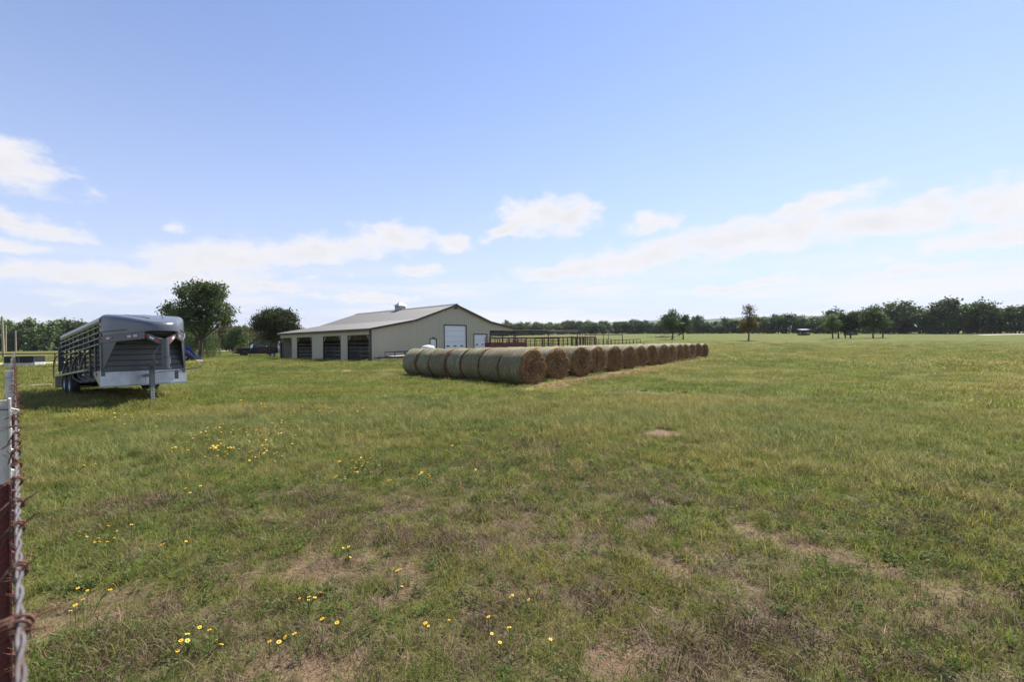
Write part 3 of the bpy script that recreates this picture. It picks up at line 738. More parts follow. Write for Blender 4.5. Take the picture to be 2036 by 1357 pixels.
# ------------------------------------------------------------------ gooseneck stock trailer
def build_trailer():
    fw = Vector((.79, -.61, 0)).normalized(); yaw = math.atan2(fw.y, fw.x); pit = R(4.0)
    c = Vector((-14.31, 16.29, 0)); c.z = tz(c.x, c.y)
    T = empty('livestock_trailer', c, 0, 'grey gooseneck livestock trailer with slatted sides and tandem axles, parked beside the barbed wire fence', 'trailer')
    T.matrix_world = Matrix.Translation(c) @ Matrix.Rotation(yaw, 4, 'Z') @ Matrix.Rotation(-pit, 4, 'Y')
    sp = math.sin(pit)
    U0, U1, W = -2.1, 4.0, .98
    MB().box((U0, -W, .38), (U1, W, .50)).build('floor', grey_dark, T)
    for v in (-.5, .5): MB().box((U0, v-.06, .24), (U1, v+.06, .38)).build('frame_rail', black_metal, T)
    for s in (-1, 1):
        # posts, lower slats, upper bars
        for k in range(9): 
            u = U0+.03+(U1-U0-.1)*k/8
            MB().box((u-.03, s*W-.025, .5), (u+.03, s*W+.025, 2.14)).build('side_post', grey_paint, T)
        for k in range(6): MB().box((U0, s*(W-.045)-.008, .52+.145*k), (U1, s*(W-.045)+.008, .63+.145*k)).build('side_slat', grey_dark, T)
        for k in range(4): MB().tube([(U0, s*(W+.045), 1.44+.165*k), (U1-.02, s*(W+.045), 1.44+.165*k)], .024, 8).build('side_bar', galv if False else grey_paint, T, True)
        MB().box((U0, s*W-.04, 2.06), (U1, s*W+.04, 2.16)).build('top_rail', grey_paint, T)
        # fender shelf, skirts and braces
        MB().box((-1.75, s*1.23-.03 if s > 0 else -1.26, .685), (3.25, 1.26 if s > 0 else -1.20, .745)).build('fender_rail', rail_olive, T, bevel=.006)
        MB().box((-1.05, min(s*1.22, s*.99), .70), (1.05, max(s*1.22, s*.99), .72)).build('fender_top', grey_paint, T)
        MB().box((-1.74, min(s*1.24, s*1.0), .30), (-1.68, max(s*1.24, s*1.0), .70)).build('fender_skirt', rail_olive, T)
        for u in (1.1, 2.0, 2.9): MB().tube([(u, s*1.2, .70), (u+.08, s*1.18, .55), (u+.22, s*1.05, .42), (u+.3, s*.98, .40)], .028, 8).build('fender_brace', grey_paint, T, True)
        for u in (-.9, .55, 2.0):
            pts = [(u, s*1.16, .74)]+[(u+.16*(1-math.cos(a))*2.2, s*(1.16-.12*math.sin(a)), .74+.55*math.sin(a)) for a in (.3, .6, .9, 1.2, 1.5)]+[(u+.62, s*1.02, 1.31)]
            MB().tube(pts, .03, 8).build('bent_pipe', grey_paint, T, True)
        # wheels
        for u in (-.44, .44):
            w = link('wheel', None, T); w.location = (u, s*1.08, .375-u*sp)
            q = [(-.11, .20), (-.115, .30), (-.10, .355), (-.06, .375), (.06, .375), (.10, .355), (.115, .30), (.11, .20)]
            MB().lathe(q, (0, 0, 0), 'Y', 32).build('tyre', tyre, w, True)
            so = s*.09
            MB().lathe([(so, .21), (so*.5, .19), (so*.3, .09), (so*.75, .075), (so*.85, 0)], (0, 0, 0), 'Y', 24).build('rim', rim_white, w, True)
        MB().tube([(-.44, s*.9, .375), (-.44, s*1.0, .375)], .06, 10).build('axle_hub', black_metal, T)
    for u in (-.44, .44): MB().tube([(u, -.98, .375-u*sp), (u, .98, .375-u*sp)], .05, 10).build('axle', black_metal, T)
    # roof skin, rounded at the eaves
    b = MB(); prof = [(-W-.05, 2.05), (-W-.06, 2.14), (-W-.02, 2.22), (-.8, 2.285), (-.4, 2.31), (0, 2.32), (.4, 2.31), (.8, 2.285), (W+.02, 2.22), (W+.06, 2.14), (W+.05, 2.05)]
    prof2 = [(y*.985, z-.02) for y, z in prof]
    n = len(prof); V = [(U0-.04, y, z) for y, z in prof]+[(U1, y, z) for y, z in prof]+[(U0-.04, y, z) for y, z in prof2]+[(U1, y, z) for y, z in prof2]
    F = [(i, i+1, n+i+1, n+i) for i in range(n-1)]+[(2*n+i+1, 2*n+i, 3*n+i, 3*n+i+1) for i in range(n-1)]+[(i+1, i, 2*n+i, 2*n+i+1) for i in range(n-1)]+[(n+i, n+i+1, 3*n+i+1, 3*n+i) for i in range(n-1)]
    F += [(0, n, 3*n, 2*n), (n-1, 3*n-1, 4*n-1, 2*n-1)]
    b.add(V, F).build('roof', nose_paint, T, True)
    for k in range(7): MB().box((U0+.25+.85*k-.02, -W+.03, 2.17), (U0+.25+.85*k+.02, W-.03, 2.20)).build('roof_bow', grey_dark, T)
    # rear gate with bars and curved grab rails
    for k in range(8): MB().box((U0-.02, -W, .56+.19*k), (U0+.02, W, .64+.19*k)).build('gate_bar', grey_dark, T)
    for v in (-1.02, -.86): 
        MB().tube([(U0-.30, v-.16, .66), (U0-.32, v-.16, 1.10), (U0-.28, v-.15, 1.32), (U0-.12, v-.1, 1.47), (U0+.02, v, 1.5)], .022, 8).build('grab_rail', grey_paint, T, True)
    MB().prism([(U0-.06, -1.10, .9), (U0-.06, -1.0, .9), (U0-.06, -1.0, 1.80), (U0-.06, -1.05, 1.80), (U0-.06, -1.09, 1.72)], (.06, 0, 0)).build('rear_corner', grey_paint, T)
    # front bulkhead: boards, tread plate, corner posts
    for k in range(7): MB().box((U1-.02, -W+.02, .62+.164*k), (U1+.012+.006*(k % 2), W-.02, .772+.164*k)).build('front_board', grey_paint, T, bevel=.008)
    MB().box((U1-.05, -W+.02, .60), (U1-.022, W-.02, 2.2)).build('bulkhead', grey_dark, T)
    MB().box((U1+.0, -1.05, .17), (U1+.03, -.004, .615)).build('tread_plate', plate, T, bevel=.004)
    MB().box((U1+.0, .004, .17), (U1+.03, 1.05, .615)).build('tread_plate', plate, T, bevel=.004)
    MB().box((U1+.02, -1.04, .17), (U1+.05, 1.04, .215)).build('plate_lip', galv, T)
    for s in (-1, 1):
        MB().prism([(U1+.028, s*1.05, .17), (U1+.028, s*1.05, .66), (3.15, s*1.05, .66), (3.20, s*1.05, .60)], (0, -s*.02, 0)).build('corner_plate', plate, T)
        lm = MB().lathe([(-.02, 0), (-.018, .045), (0, .05)], (3.62, -1.05 if s < 0 else 1.07, .575), 'Y', 16).build('marker_lamp', lamp_red, T, True)
        MB().box((U1-.05, s*W-.045, .5), (U1+.035, s*W+.045, 1.75)).build('corner_post', grey_paint, T)
    # nose: V shaped hood with rounded shoulders
    path = [(U1-.06, -1.02), (U1+.0, -1.02), (4.5, -.83), (5.0, -.64), (5.45, -.47), (5.68, -.37), (5.80, -.28), (5.86, -.16), (5.88, 0)]
    path = path+[(u, -v) for u, v in path[:-1]][::-1]
    def ztop(u): return 2.30-max(0, u-4.0)/1.88*.37
    rings = []
    rings.append([(u, v, 1.655) for u, v in path])
    rings.append([(u, v, 1.70) for u, v in path])
    for a in (0, 25, 50, 75, 90):
        d = .16*(1-math.cos(R(a))); h = .16*math.sin(R(a))
        rings.append([((u-5.0)*(1-d/.95)+5.0 if u > 4.05 else u, v*(1-d/1.02), ztop(u)-.16+h) for u, v in path])
    rings.append([(u if u < 4.05 else 4.6+(u-4.6)*.5, v*.5, ztop(u if u < 4.05 else 4.6+(u-4.6)*.5)+.012) for u, v in path])
    b = MB(); n = len(path); b.v = [p for r_ in rings for p in r_]
    b.f = [(i*n+k, i*n+k+1, (i+1)*n+k+1, (i+1)*n+k) for i in range(len(rings)-1) for k in range(n-1)]
    b.f.append(tuple((len(rings)-1)*n+k for k in range(n))); b.m = [0]*len(b.f)
    b.f.append(tuple(range(n))[::-1]); b.m.append(0)
    hood = b.build('nose_hood', nose_paint, T, True)
    for s in (-1, 1):
        MB().beam((4.1, s*1.0, 1.78), (5.0, s*.655, 1.765), .012, .02).build('crease', grey_dark, hood)
        MB().beam((4.0, s*.45, 2.312), (5.2, s*.16, 2.085), .012, .014).build('roof_seam', grey_dark, hood)
        # gooseneck beam under the hood and gusset to the corner
        MB().beam((U1, s*.99, 1.55), (5.62, s*.36, 1.55), .07, .20).build('neck_beam', grey_paint, T, bevel=.006)
        q = Vector((5.62-U1, s*(.36-.99), 0)).normalized(); P = lambda t, w: (U1+q.x*t, s*.99+q.y*t, w)
        MB().prism([P(.0, .66), P(.06, .66), P(.62, 1.45), P(0, 1.45)], (-q.y*.02*s, q.x*.02*s, 0)).build('gusset', grey_paint, T)
        MB().beam((5.50, s*.38, 1.60), (5.90, s*.055, 1.33), .075, .15).build('neck_arm', grey_paint, T, bevel=.006)
        MB().beam((5.42, s*.40, 1.67), (5.92, s*.065, 1.41), .10, .02).build('arm_cap', galv if False else nose_paint, T)
        # reflective tape, red and white blocks
        def tape(t, w, kind, L_=.115):
            qn = Vector((-q.y*s, q.x*s, 0)); qn = qn if qn.dot(Vector((0, s, 0))) > 0 else -qn
            c0 = Vector(P(t, w))+qn*.038
            MB().beam(c0, c0+q*L_, .006, .058).build('tape_red' if kind == 'r' else 'tape_white', red_tape if kind == 'r' else white_tape, T)
            if kind == 'w':
                for dz in (.011, -.011): 
                    c1 = c0+q*(L_*.28)+qn*.0045+Vector((0, 0, dz)); MB().beam(c1, c1+q*L_*.44, .003, .012).build('tape_print', tape_ink, T)
        for t, kd in ((.14, 'r'), (.26, 'w'), (.38, 'r'), (1.10, 'w'), (1.22, 'r'), (1.34, 'w')): tape(t, 1.575 if t < 1 else 1.56, kd)
        ad = Vector((5.90-5.50, s*(.055-.38), 1.33-1.60)); 
        for k, kd in enumerate('rwr'):
            p0 = Vector((5.50, s*.38, 1.60))+ad*(.10+.28*k)+Vector((.4, s*.5, 0)).normalized()*.043
            MB().beam(p0, p0+ad*.24, .006, .05).build('tape_red' if kd == 'r' else 'tape_white', red_tape if kd == 'r' else white_tape, T)
    MB().box((5.3, -.34, 1.60), (5.5, .34, 1.66)).build('cross_member', grey_dark, T)
    cp = link('coupler', None, T); cp.location = (5.93, 0, 0)
    MB().tube([(0, 0, .62), (0, 0, 1.42)], .088, 20).build('tube', grey_paint, cp, True)
    MB().tube([(0, 0, .58), (0, 0, .625)], .125, 20).build('ball_plate', grey_paint, cp, True)
    MB().tube([(0, 0, .90), (0, 0, .915)], .095, 20).build('collar', grey_dark, cp, True)
    MB().tube([(.0, .10, .72), (0, .10, .90)], .014, 8).build('lock_pin', galv, cp, True)
    for s, tgt in ((-1, .30),):
        for k in range(9):
            f = k/8; MB().lathe([(-.008, .018), (0, .026), (.008, .018)], (-.10-.1*math.sin(f*3), s*(.12+.10*math.sin(f*2.6)), 1.20-.42*f), 'XY'[k % 2], 8).build('chain_link', galv, cp)
    # landing jack
    jk = link('landing_jack', None, T); jk.location = (4.72, -.02, 0)
    g0 = -4.72*sp-.005
    MB().box((-.06, -.06, .10), (.06, .06, .80)).build('outer_leg', grey_paint, jk, bevel=.008)
    MB().box((-.044, -.044, g0+.02), (.044, .044, .12)).build('inner_leg', galv, jk)
    for k in range(4): MB().box((.044, -.012, g0+.06+.085*k), (.046, .012, g0+.09+.085*k)).build('pin_hole', black_metal, jk)
    MB().box((-.10, -.10, g0-.01), (.10, .10, g0+.02)).build('foot', galv, jk)
    MB().box((.06, -.03, .62), (.09, .03, .74)).build('gearbox', grey_dark, jk)
    MB().box((-.72, -.05, .42), (-.04, .05, .50)).build('mount', grey_paint, jk)
    MB().tube([(.03, .06, .52), (.03, .62, .56), (.03, .66, .52), (.03, .70, .56), (.03, 1.20, .62)], .016, 8).build('crank_shaft', grey_dark, jk, True)
    MB().tube([(.03, 1.20, .62), (.10, 1.26, .66), (.10, 1.28, .82), (.10, 1.10, .83)], .016, 8).build('crank_handle', galv, jk, True)
    MB().box((.0, .56, .30), (.05, .64, .55)).build('bracket', grey_dark, jk)
    MB().tube([(U1-.2, 1.07, 1.62), (U1-.2, 1.10, 1.62), (U1-.2, 1.10, 1.78), (U1-.2, 1.07, 1.78)], .012, 6).build('grab_handle', white_tape, T)
    return T
build_trailer()

# ------------------------------------------------------------------ barbed wire fence along the left
def build_fence():
    rs = random.Random(5)
    d = Vector((-.7378, .6750, 0)).normalized(); n = Vector((.6750, .7378, 0)).normalized()
    O = Vector((-.2526, .2277, 0)) - d*.34                # foot of the wire beside the camera
    # steel T-posts
    def post(s, top, white, first):
        p = O+d*s; z0 = tz(p.x, p.y)
        P = empty('fence_post', (p.x, p.y, z0), math.atan2(d.y, d.x),
                  'dark red steel fence post with a long rust streak on its white top' if first else 'white-tipped steel fence post in the barbed wire fence by the trailer', 'fence post', 'steel posts of the barbed wire fence')
        H_ = top-z0; zw = H_-white
        # local x along the fence, -y towards the pasture side
        b = MB(); b.box((-.018, .004, -.3), (.018, .009, zw)); b.box((-.003, .0092, -.3), (.003, .046, zw)); b.build('shaft', post_red, P, bevel=.001)
        b = MB(); b.box((-.018, .004, zw), (.018, .009, H_)); b.box((-.003, .0092, zw), (.003, .046, H_-.004)); b.build('painted_tip', post_white, P, bevel=.001)
        k = 0; z = H_-.035
        while z > .15 and k < 24:
            b = MB(); b.prism([(-.008, .004, z-.008), (-.008, .004, z+.010), (-.008, -.010, z+.004), (-.008, -.010, z-.001)], (.016, 0, 0)); b.build('stud', post_white if z > zw else post_red, P); z -= .052; k += 1
            if not first and k > 6: break
        if first:
            b = MB(); b.box((-.0036, .034, H_-.115), (-.0031, .0375, H_-.012)); b.build('rust_streak', rust, P)
        # wire clip
        zc = H_-.034-(.0 if first else .03)
        MB().tube([(-.01, .05, zc+.01), (-.012, .02, zc+.008), (-.012, -.004, zc+.004), (-.004, -.010, zc), (.008, -.006, zc-.002)], .0016, 6).build('wire_clip', wire_grey, P, True)
        return P
    tops = [(1.72, 1.476, .215), (5.02, 1.447, .28), (8.4, 1.425, .3), (12.0, 1.44, .3), (15.8, 1.45, .3), (19.5, 1.45, .3), (23.5, 1.45, .3), (27.5, 1.46, .3), (32, 1.47, .3)]
    for i, (s, t, w) in enumerate(tops): post(s, t, w, i == 0)
    def wz(s, base): return base-.012*math.sin(max(0, s-1.7)*math.pi/3.4)**2
    # wires
    for wi, base in enumerate((1.437, 1.14, .82, .48)):
        lab = ['twisted two-strand barbed wire at the top of the fence, rusty barbs', 'second barbed wire strand down, below the top wire', 'third barbed wire strand down on the steel posts', 'lowest barbed wire strand near the ground on the steel posts'][wi]
        Wr = empty('barbed_wire', (O.x, O.y, 0), math.atan2(d.y, d.x), lab, 'wire')
        near = 5.0 if wi == 0 else 0
        s0 = -1.0
        if near:
            for ph in (0, math.pi):
                pts = []; k = 0; s = s0
                while s < near:
                    a = s*2*math.pi/.075+ph; pts.append((s, -.004+.0013*math.cos(a), wz(s, base)+.0013*math.sin(a))); s += .0075
                MB().tube(pts, .0013, 5).build('strand', wire_grey, Wr, True)
        pts = [(s, -.004, wz(s, base)) for s in np.linspace(near if near else s0, 34, 60)]
        MB().tube(pts, .0022, 5).build('strand', wire_grey, Wr, True)
        if not hasattr(build_fence, 'barbs'):
            build_fence.barbs = []
            for v in range(3):
                r2 = random.Random(v+3); b = MB()
                for sgn in (-1, 1):
                    coil = [(.004*sgn+.0022*t/6, .0046*math.cos(t), .0046*math.sin(t)) for t in np.linspace(0, 7.5, 14)]
                    e0 = Vector(coil[0]); e1 = Vector(coil[-1])
                    t0 = e0+Vector((r2.uniform(-.006, .006), -.019-r2.random()*.004, r2.uniform(-.006, .008))); t1 = e1+Vector((r2.uniform(-.006, .006), .018+r2.random()*.004, r2.uniform(-.008, .006)))
                    b.tube([t0]+coil+[t1], [.0004]+[.00115]*len(coil)+[.0004], 5)
                build_fence.barbs.append(b.mesh('barb', rust, True))
        s = .03 if wi == 0 else 1.0
        while s < (13.0 if wi == 0 else 7.0):
            o = link('barb', build_fence.barbs[rs.randrange(3)], Wr); o.location = (s, -.004, wz(s, base)); o.rotation_euler = (rs.uniform(-1.2, 1.2), rs.uniform(-.1, .1), rs.uniform(-.15, .15))
            s += rs.uniform(.095, .125)
build_fence()

# ------------------------------------------------------------------ things round the barn
def wheel(parent, loc, r, w, rim=rim_white, n=24):
    q = link('wheel', None, parent); q.location = loc
    MB().lathe([(-w/2, r*.55), (-w/2, r*.85), (-w*.35, r), (w*.35, r), (w/2, r*.85), (w/2, r*.55)], (0, 0, 0), 'Y', n).build('tyre', tyre, q, True)
    MB().lathe([(-w*.42, r*.57), (-w*.2, r*.45), (-w*.25, r*.2), (-w*.4, 0)], (0, 0, 0), 'Y', 18).build('rim', rim, q, True)
    MB().lathe([(w*.42, r*.57), (w*.2, r*.45), (w*.25, r*.2), (w*.4, 0)], (0, 0, 0), 'Y', 18).build('rim', rim, q, True)
    return q

def utility_trailer():
    # parked along the gable wall, tongue towards the stall corner
    p = Vector((-11.9, 40.9, 0)); yaw = math.atan2(.746, .666)-.12
    T = empty('flatbed_trailer', (p.x, p.y, tz(p.x, p.y)), yaw, 'low black flatbed trailer with pipe rails and pale deck beside the barn wall', 'trailer')
    T.rotation_euler = (0, R(-1.5), yaw)
    MB().box((1.0, -.95, .42), (6.0, .95, .50)).build('deck', plank_pale, T)
    for v in (-.97, .97): MB().box((.95, v-.03, .36), (6.05, v+.03, .52)).build('side_rail', black_metal, T)
    for u in (.97, 6.02): MB().box((u-.03, -.94, .36), (u+.03, .94, .515)).build('end_rail', black_metal, T)
    for v in (-.97, .97):
        MB().box((.95, v-.022, .86), (6.05, v+.022, .91)).build('top_rail', black_metal, T)
        for k in range(6): MB().box((.97+k*1.0, v-.02, .5), (1.01+k*1.0, v+.02, .87)).build('upright', black_metal, T)
    MB().box((.95, -.96, .86), (1.0, .96, .91)).build('top_rail', black_metal, T)
    for v in (-.55, .55): MB().beam((1.0, v, .42), (-.45, 0.02*v, .42), .06, .1).build('tongue', black_metal, T)
    MB().tube([(-.5, 0, .45), (-.2, 0, .45)], .05, 8).build('coupler', black_metal, T)
    MB().tube([(.0, .08, .0), (0, .08, .62)], .035, 8).build('jack', black_metal, T)
    MB().box((-.08, 0, -.02), (.08, .16, .02)).build('jack_foot', black_metal, T)
    for u in (3.5, 4.3):
        for v in (-1.1, 1.1): wheel(T, (u, v, .33), .33, .2, galv)
    for v in (-1.1, 1.1): MB().prism([(3.0, v-.12, .60), (3.15, v-.12, .74), (4.65, v-.12, .74), (4.8, v-.12, .60), (4.75, v-.12, .60), (4.62, v-.12, .70), (3.18, v-.12, .70), (3.05, v-.12, .60)], (0, .24, 0)).build('fender', black_metal, T)
    MB().box((3.4, -.6, .5), (5.4, .6, .82)).build('cargo_box', panel_maroon, T, bevel=.03)
plank_pale = M('deck_pale', (.52, .49, .44), .7, 0, .15, 6, .2, 30, stretch=(.3, 4, 1))
utility_trailer()

def tank():
    p = Vector((-6.1, 33.0, 0))
    T = empty('water_tank', (p.x, p.y, tz(p.x, p.y)), .3, 'white ribbed plastic tank poking above the bales near the barn walk door', 'tank')
    prof = [(0, 0), (0, .42), (.04, .455)]
    z = .06
    for k in range(9): prof += [(z, .455), (z+.03, .475), (z+.11, .475), (z+.14, .455)]; z += .15
    prof += [(z, .45), (z+.07, .40), (z+.11, .22), (z+.12, .0)]
    MB().lathe(prof, (0, 0, 0), 'Z', 32).build('shell', white_poly, T, True)
    for k in range(14):
        a = 2*math.pi*k/14; MB().box((.44*math.cos(a)-.02, .44*math.sin(a)-.02, 1.2), (.44*math.cos(a)+.02, .44*math.sin(a)+.02, 1.40)).build('rib', white_poly, T)
    MB().lathe([(1.52, .16), (1.58, .16), (1.58, 0)], (0, 0, -.02), 'Z', 20).build('lid', white_poly, T)
tank()

def pickup():
    p = Vector((-38.9, 69.4, 0)); yaw = R(40)
    T = empty('pickup_truck', (p.x, p.y, tz(p.x, p.y)), yaw, 'dark pickup truck with crew cab parked beyond the barn, tail towards the trees', 'pickup truck')
    W = .96
    def arch(cx, r, up=True): return [(cx+r*math.cos(a), .40+r*math.sin(a)) for a in np.linspace(math.pi, 0, 9)]
    low = [(-2.85, .45), (-2.2, .42)]+arch(-1.75, .46)+[(1.3, .40)]+arch(1.85, .46)+[(2.85, .45), (2.90, .95), (2.75, 1.12), (1.45, 1.20), (-.75, 1.20), (-.80, 1.24), (-2.88, 1.24)]
    MB().prism([(x, -W, z) for x, z in low], (0, 2*W, 0)).build('body', truck_paint, T, bevel=.03)
    cab = [(-.78, 1.20), (-.62, 1.78), (-.45, 1.86), (.75, 1.86), (.95, 1.80), (1.50, 1.20)]
    MB().prism([(x, -W+.06, z) for x, z in cab], (0, 2*W-.12, 0)).build('cab', truck_paint, T, bevel=.04)
    for s in (-1, 1):
        y = s*(W-.055)
        MB().prism([(-.58, y, 1.24), (-.47, y, 1.74), (.05, y, 1.76), (.05, y, 1.24)], (0, s*.012, 0)).build('window', glass_dark, T)
        MB().prism([(.12, y, 1.24), (.12, y, 1.76), (.72, y, 1.75), (1.28, y, 1.24)], (0, s*.012, 0)).build('window', glass_dark, T)
        for x in (.02, 1.05): MB().box((x-.12, s*W-.005, 1.05), (x+.06, s*W+.02, 1.09)).build('door_handle', black_metal, T)
        MB().box((.98, s*(W+.02), 1.22), (1.12, s*(W+.2), 1.42)).build('mirror', truck_paint, T, bevel=.03)
        MB().box((-2.9, s*.80-.13, .86), (-2.86, s*.80+.13, 1.18)).build('tail_light', tail_red, T)
        MB().box((-2.86, s*W-.01 if s > 0 else -W-.008, .86), (-2.68, W+.008 if s > 0 else -W+.01, 1.16)).build('tail_light', tail_red, T)
        MB().box((2.80, s*.75-.15, .82), (2.92, s*.75+.15, 1.02)).build('headlight', glass_blue, T)
        for x in (-1.75, 1.85): wheel(T, (x, s*.84, .40), .40, .26, black_metal)
        MB().box((-.4, s*1.0-.05, .36), (1.1, s*1.0+.05, .42)).build('side_step', black_metal, T)
    MB().prism([(-.64, -W+.12, 1.74), (-.66, -W+.12, 1.72), (-.765, -W+.12, 1.28), (-.745, -W+.12, 1.28)], (0, 2*W-.24, 0)).build('rear_window', glass_dark, T)
    MB().box((-3.02, -.88, .48), (-2.86, .88, .66)).build('bumper', black_metal, T, bevel=.02)
    MB().box((2.84, -.90, .48), (3.0, .90, .68)).build('bumper', black_metal, T, bevel=.02)
    MB().lathe([(0, 0), (0, .035), (.01, .035), (.01, 0)], (-1.1, -W-.008, 1.0), 'Y', 12).build('fuel_cap', white_paint, T)
pickup()

def cart():
    p = Vector((-34.0, 63.4, 0)); yaw = R(28)
    T = empty('dump_cart', (p.x, p.y, tz(p.x, p.y)), yaw, 'small dark maroon box cart with white wheel beside the dark pickup', 'cart')
    b = MB(); b.box((-1.3, -.75, .55), (1.1, -.70, 1.35)); b.box((-1.3, .70, .55), (1.1, .75, 1.35)); b.box((-1.3, -.70, .55), (-1.25, .70, 1.35)); b.box((1.05, -.70, .55), (1.1, .70, 1.35)); b.box((-1.25, -.70, .55), (1.05, .70, .60)); b.build('box', truck_red, T)
    for u in (-1.27, -.5, .3, 1.05): MB().box((u-.03, -.79, .5), (u+.03, -.752, 1.40)).build('stake', truck_red, T)
    MB().box((-1.34, -.80, 1.35), (1.14, -.72, 1.42)).build('top_rail', truck_red, T)
    for s in (-1, 1): wheel(T, (.55, s*.92, .34), .34, .2, rim_white)
    MB().prism([(.1, -1.03, .64), (.25, -1.03, .80), (.85, -1.03, .80), (1.0, -1.03, .64), (.95, -1.03, .64), (.83, -1.03, .76), (.27, -1.03, .76), (.15, -1.03, .64)], (0, .26, 0)).build('fender', truck_red, T)
    MB().box((-2.6, -.05, .5), (-1.3, .05, .58)).build('tongue', black_metal, T)
    MB().tube([(-2.2, -.1, .12), (-2.2, -.1, .8)], .04, 8).build('jack', black_metal, T)
    MB().lathe([(-.05, 0), (-.05, .12), (.05, .12), (.05, 0)], (-2.2, -.1, .12), 'Y', 14).build('jack_wheel', tyre, T)
    MB().lathe([(0, .05), (.12, .07), (.18, 0)], (-.2, -.5, 1.42), 'Z', 12).build('work_lamp', galv, T)
cart()

def stock_nose():
    p = Vector((-31.6, 63.6, 0)); yaw = R(138)
    T = empty('horse_trailer', (p.x, p.y, tz(p.x, p.y)), yaw, 'white trailer with rounded nose and blue-grey window standing past the stall bays', 'trailer')
    prof = [(-3.0, .5), (.15, .5), (.45, .75), (.52, 1.3), (.42, 1.85), (.15, 2.15), (-.3, 2.28), (-3.0, 2.28)]
    MB().prism([(x, -.9, z) for x, z in prof], (0, 1.8, 0)).build('body', white_paint, T, bevel=.06)
    for s in (-1, 1):
        MB().box((-.55, s*.9-.012, 1.55), (.15, s*.9+.012, 1.95)).build('window', glass_blue, T, bevel=.01)
        for k in range(5): MB().box((-.8, s*.9-.014, .62+.12*k), (.25, s*.9+.014, .67+.12*k)).build('louver', galv, T)
        for u in (-1.4, -2.1): wheel(T, (u, s*.98, .34), .34, .2, rim_white)
        MB().box((-2.6, s*1.0-.12, .70), (-.9, s*1.0+.12, .74)).build('fender', white_paint, T)
    for v in (-.4, .4): MB().beam((.3, v, .5), (1.35, .02*v, .5), .07, .1).build('tongue', rust, T)
    MB().tube([(1.0, 0, .02), (1.0, 0, .9)], .04, 8).build('jack', rust, T)
stock_nose()

def tractor():
    p = Vector((-40.6, 54.4, 0)); yaw = R(6)
    T = empty('tractor', (p.x, p.y, tz(p.x, p.y)), yaw, 'blue tractor with front loader and bucket under the tall shade tree', 'tractor')
    MB().prism([(-.4, -.32, .75), (1.45, -.32, .75), (1.5, -.32, 1.15), (1.3, -.32, 1.42), (-.3, -.32, 1.5)], (0, .64, 0)).build('hood', blue_paint, T, bevel=.06)
    MB().box((-1.6, -.28, .55), (1.3, .28, .85)).build('chassis', black_metal, T)
    MB().box((1.46, -.25, .82), (1.52, .25, 1.15)).build('grille', black_metal, T)
    for s in (-1, 1):
        wheel(T, (-1.3, s*.80, .72), .72, .40, white_paint); wheel(T, (1.15, s*.66, .43), .43, .26, white_paint)
        MB().prism([(-2.0, s*.80-.2, 1.25), (-1.8, s*.80-.2, 1.52), (-.9, s*.80-.2, 1.52), (-.55, s*.80-.2, 1.2), (-.62, s*.80-.2, 1.18), (-.92, s*.80-.2, 1.46), (-1.78, s*.80-.2, 1.46), (-1.94, s*.80-.2, 1.24)], (0, .4, 0)).build('fender', blue_paint, T)
        MB().tube([(-1.75, s*.45, .9), (-1.78, s*.45, 2.35), (-1.70, s*.40, 2.42), (-1.7, 0, 2.44)], .035, 8).build('roll_bar', black_metal, T, True)
        y = s*.52
        MB().prism([(.15, y-.05, .95), (.35, y-.05, 1.55), (.95, y-.05, 1.68), (1.6, y-.05, 1.55), (2.5, y-.05, .55), (2.62, y-.05, .30), (2.36, y-.05, .30), (2.25, y-.05, .55), (1.45, y-.05, 1.28), (.9, y-.05, 1.42), (.5, y-.05, 1.32), (.35, y-.05, .95)], (0, .1, 0)).build('loader_arm', blue_paint, T, bevel=.01)
        MB().tube([(.6, y, .9), (1.5, y, 1.2)], .04, 8).build('hydraulic_ram', galv, T)
    MB().prism([(2.40, -.8, .12), (2.35, -.8, .62), (2.55, -.8, .64), (2.95, -.8, .20), (3.12, -.8, .05), (2.5, -.8, .04)], (0, 1.6, 0)).build('bucket', black_metal, T, bevel=.015)
    MB().box((-1.45, -.25, .95), (-1.0, .25, 1.05)).build('seat', black_metal, T, bevel=.03); MB().box((-1.55, -.25, 1.0), (-1.45, .25, 1.5)).build('seat_back', black_metal, T, bevel=.03)
    MB().lathe([(-.015, .15), (0, .18), (.015, .15)], (-.65, 0, 1.55), 'X', 18).build('steering_wheel', black_metal, T)
    MB().tube([(.9, .2, 1.4), (.9, .2, 2.0)], .03, 8).build('exhaust', black_metal, T)
tractor()

def thin_posts():
    for i, (x, y, h) in enumerate([(-42.66, 63.99, 1.5), (-41.88, 68.26, 1.6), (-52.5, 82.0, 1.5)]):
        o = MB().add([], []); b = MB(); b.box((-.02, -.02, -.3), (.02, .02, h)); b.box((-.03, -.005, -.3), (.03, .005, h-.02))
        q = b.build('stake', black_metal); q.location = (x, y, tz(x, y))
        tag(q, 'thin dark steel stake standing in the grass between the shade tree and pickup', 'stake', 'thin steel stakes by the pickup')
thin_posts()

